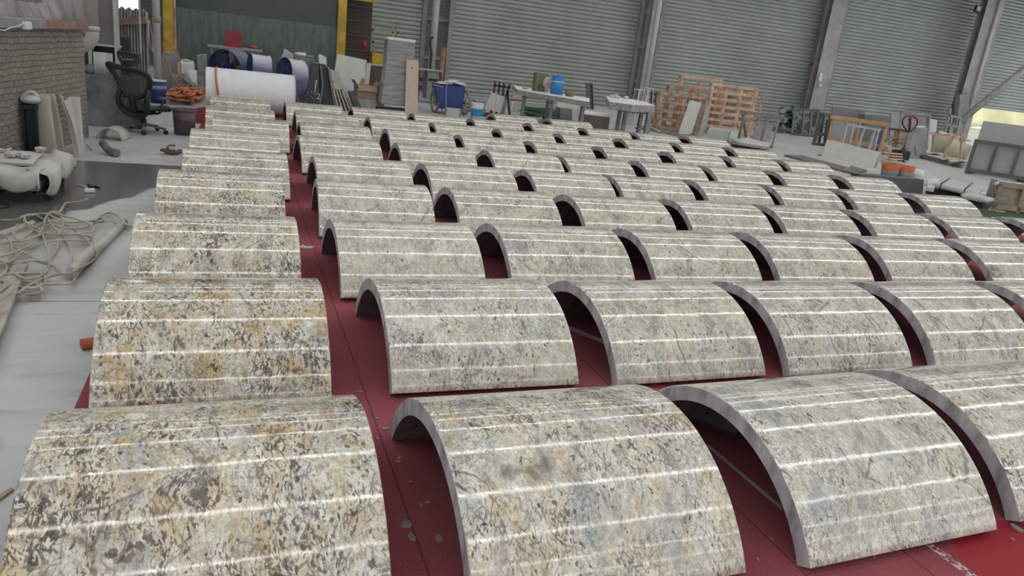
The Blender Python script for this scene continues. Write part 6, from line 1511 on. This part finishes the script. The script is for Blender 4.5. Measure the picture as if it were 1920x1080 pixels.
# ---- crate at right edge
P = gp(1862, 393); Q = gp(1935, 403); d = (Q - P).normalized(); n = Vector((-d.y, d.x, 0)); hc = height_to(P, 345)
t = thing('wooden_crate', 'wooden crate filled with glassy slabs at the right edge', 'crate', P)
M_OLDW = mat('old_crate_wood', (.33, .25, .18), .75, var=.2, scale=5)
for s in (0, .42, .84):
    mb = MB(); a = P + d * s; mb.bar(a, a + Vector((0, 0, hc)), .06, .04, up=n); mb.done('upright', M_OLDW, t)
for z in (.07, hc):
    mb = MB(); mb.bar(P - d * .03 + Vector((0, 0, z)), P + d * 1.0 + Vector((0, 0, z)), .04, .09); mb.done('rail', M_OLDW, t)
mb = MB(); mb.bar(P + Vector((0, 0, .02)), P - d * .12 + n * .1 + Vector((0, 0, hc)), .05); mb.done('corner_brace', M_INNER, t)
mb = MB(); mb.box(P + d * .45 + n * .16 + Vector((0, 0, hc * .5)), (.85, .16, hc * .85), RZ(math.atan2(d.y, d.x))); mb.done('glass_slabs', mat('smoky_glass_slabs', (.33, .30, .24), .15, var=.25, scale=3), t)
mb = MB()
for k in range(6): mb.blob(P + d * (.05 + .15 * k) + n * .15 + Vector((0, 0, hc * .97)), (.12, .1, .06), .25, 2)
mb.done('foam_packing', M_WHITE, t)
quad('leaning_panel', 'grey panel leaning on the left side of the right-hand crate', 'panel', [(1872, 338, 10.45), (1880, 339, 10.45), (1868, None, 10.4), (1858, None, 10.4)], (.05, .2, 0), M_GREYSLAB)

# ---- devices on the columns
c = at(1833, 17, 27.65)
t = thing('floodlight', 'square black floodlight on the big column at top right', 'floodlight', c)
mb = MB(); mb.box(c, (.34, .12, .30), Matrix.Rotation(.15, 3, 'Y')); mb.done('housing', M_BLACK, t, bevel=.02)
mb = MB(); mb.box(c + Vector((0, -.062, .02)), (.25, .012, .20), Matrix.Rotation(.15, 3, 'Y')); mb.done('lens', mat('floodlight_glass', (.35, .37, .37), .15), t)
mb = MB(); mb.tube([c + Vector((.17, 0, 0)), c + Vector((.3, .03, 0)), c + Vector((.5, .06, 0))], .02, 8); mb.done('bracket', M_BLACK, t)
c = at(1538, 145, 28.14)
t = thing('switch_box', 'white switch box on the wide column behind the marble slabs', 'switch box', c)
mb = MB(); mb.box(c, (.17, .08, .34)); mb.done('housing', M_WHITE, t, bevel=.015)
mb = MB(); mb.tube([c + Vector((0, 0, -.17)), c + Vector((0, 0, -.32))], .015, 8); mb.done('cable', M_WHITE, t)
c = at(1537, 160, 28.1); mb = MB(); mb.box(c, (.14, .14, .12)); tag(mb.done('socket_box', M_WHITE, bevel=.02), 'small white socket below the switch box on the wide column', 'socket')
c = at(1525, 123, 28.8); t = thing('security_camera', 'small white camera on the narrow wall left of the wide column', 'camera', c)
mb = MB(); mb.cyl(c, c + Vector((.05, -.16, -.03)), .05); mb.done('camera_body', M_WHITE, t)
mb = MB(); mb.box(c + Vector((-.04, .05, .05)), (.12, .12, .05)); mb.done('mount', M_BLACK, t)

# ---- battens and crumbs on the carpet
def ground_bar(name, label, cat, a, b_, w, h, material, z=.007):
    A = gp(*a); B = gp(*b_); mb = MB(); mb.bar(A + Vector((0, 0, z + h / 2)), B + Vector((0, 0, z + h / 2)), w, h); return tag(mb.done(name, material), label, cat)
ground_bar('wooden_batten', 'pale batten on the carpet between the second and third arches of the second row', 'batten', (1062, 617), (1150, 652), .03, .015, M_GREYSLAB)
ground_bar('thin_rod', 'thin grey rod on the carpet under the third arch of the front row', 'rod', (1325, 838), (1466, 958), .012, .010, M_STEEL)
ground_bar('dark_plank', 'dark plank on the carpet behind the third arch of the front row', 'plank', (1262, 768), (1385, 812), .14, .02, M_DARKSLAB)
M_CHIP = mat('pale_stone_chip', (.27, .21, .20), .8)
random.seed(5)
chips = [(762, 985, 12, 7), (773, 1009, 8, 7), (823, 1011, 9, 5), (748, 859, 5, 3), (747, 866, 6, 3), (789, 948, 5, 3), (802, 943, 7, 2), (770, 904, 6, 1.5), (828, 911, 5, 1.5), (722, 804, 7, 2.5), (1906, 992, 8, 6), (1898, 1012, 3, 2), (1789, 1054, 4, 4), (1637, 1043, 4, 3), (708, 823, 4, 3), (707, 785, 3, 2), (1447, 1011, 3, 2), (675, 735, 7, 1.2), (1421, 1049, 3, 2), (735, 838, 3, 2)]
aisle = sorted([q_[1] for q_ in chips if q_[0] < 900], reverse=True); right_ = sorted([q_[1] for q_ in chips if q_[0] >= 900], reverse=True)
ORD2 = ORD + ['tenth', 'eleventh', 'twelfth', 'thirteenth', 'fourteenth', 'fifteenth']
for u, v, w_, h_ in chips:
    p = gp(u, v, .007); s_ = (p - CAMPOS).dot(FW) / F
    mb = MB(); n_ = 7; ring = []
    sy = h_ * s_ / 0.42
    pts = [p + Vector((w_ * s_ * random.uniform(.7, 1.05) * math.cos(a_), sy * random.uniform(.6, 1.05) * math.sin(a_), 0)) for a_ in [k / n_ * 2 * PI for k in range(n_)]]
    mb.prism(pts, (0, 0, .004 + .4 * h_ * s_ * (u > 1800)))
    tag(mb.done('stone_chip', M_CHIP), ('%s lowest pale chip in the carpet aisle left of the second front arch' % ORD2[aisle.index(v)] if u < 900 else '%s lowest pale chip on the carpet right of the second front arch' % ORD2[right_.index(v)]), 'stone chip', 'stone chips on the carpet')
p = gp(573, 466, .007); mb = MB(); mb.prism([p + Vector(q_) for q_ in ((-.06, 0, 0), (-.02, .08, 0), (.02, .03, 0), (.07, .05, 0), (.05, -.02, 0), (0, -.03, 0))], (0, 0, .012)); tag(mb.done('paper_scrap', M_TILE), 'beige scrap on the carpet right of the third arch in the left column', 'scrap')
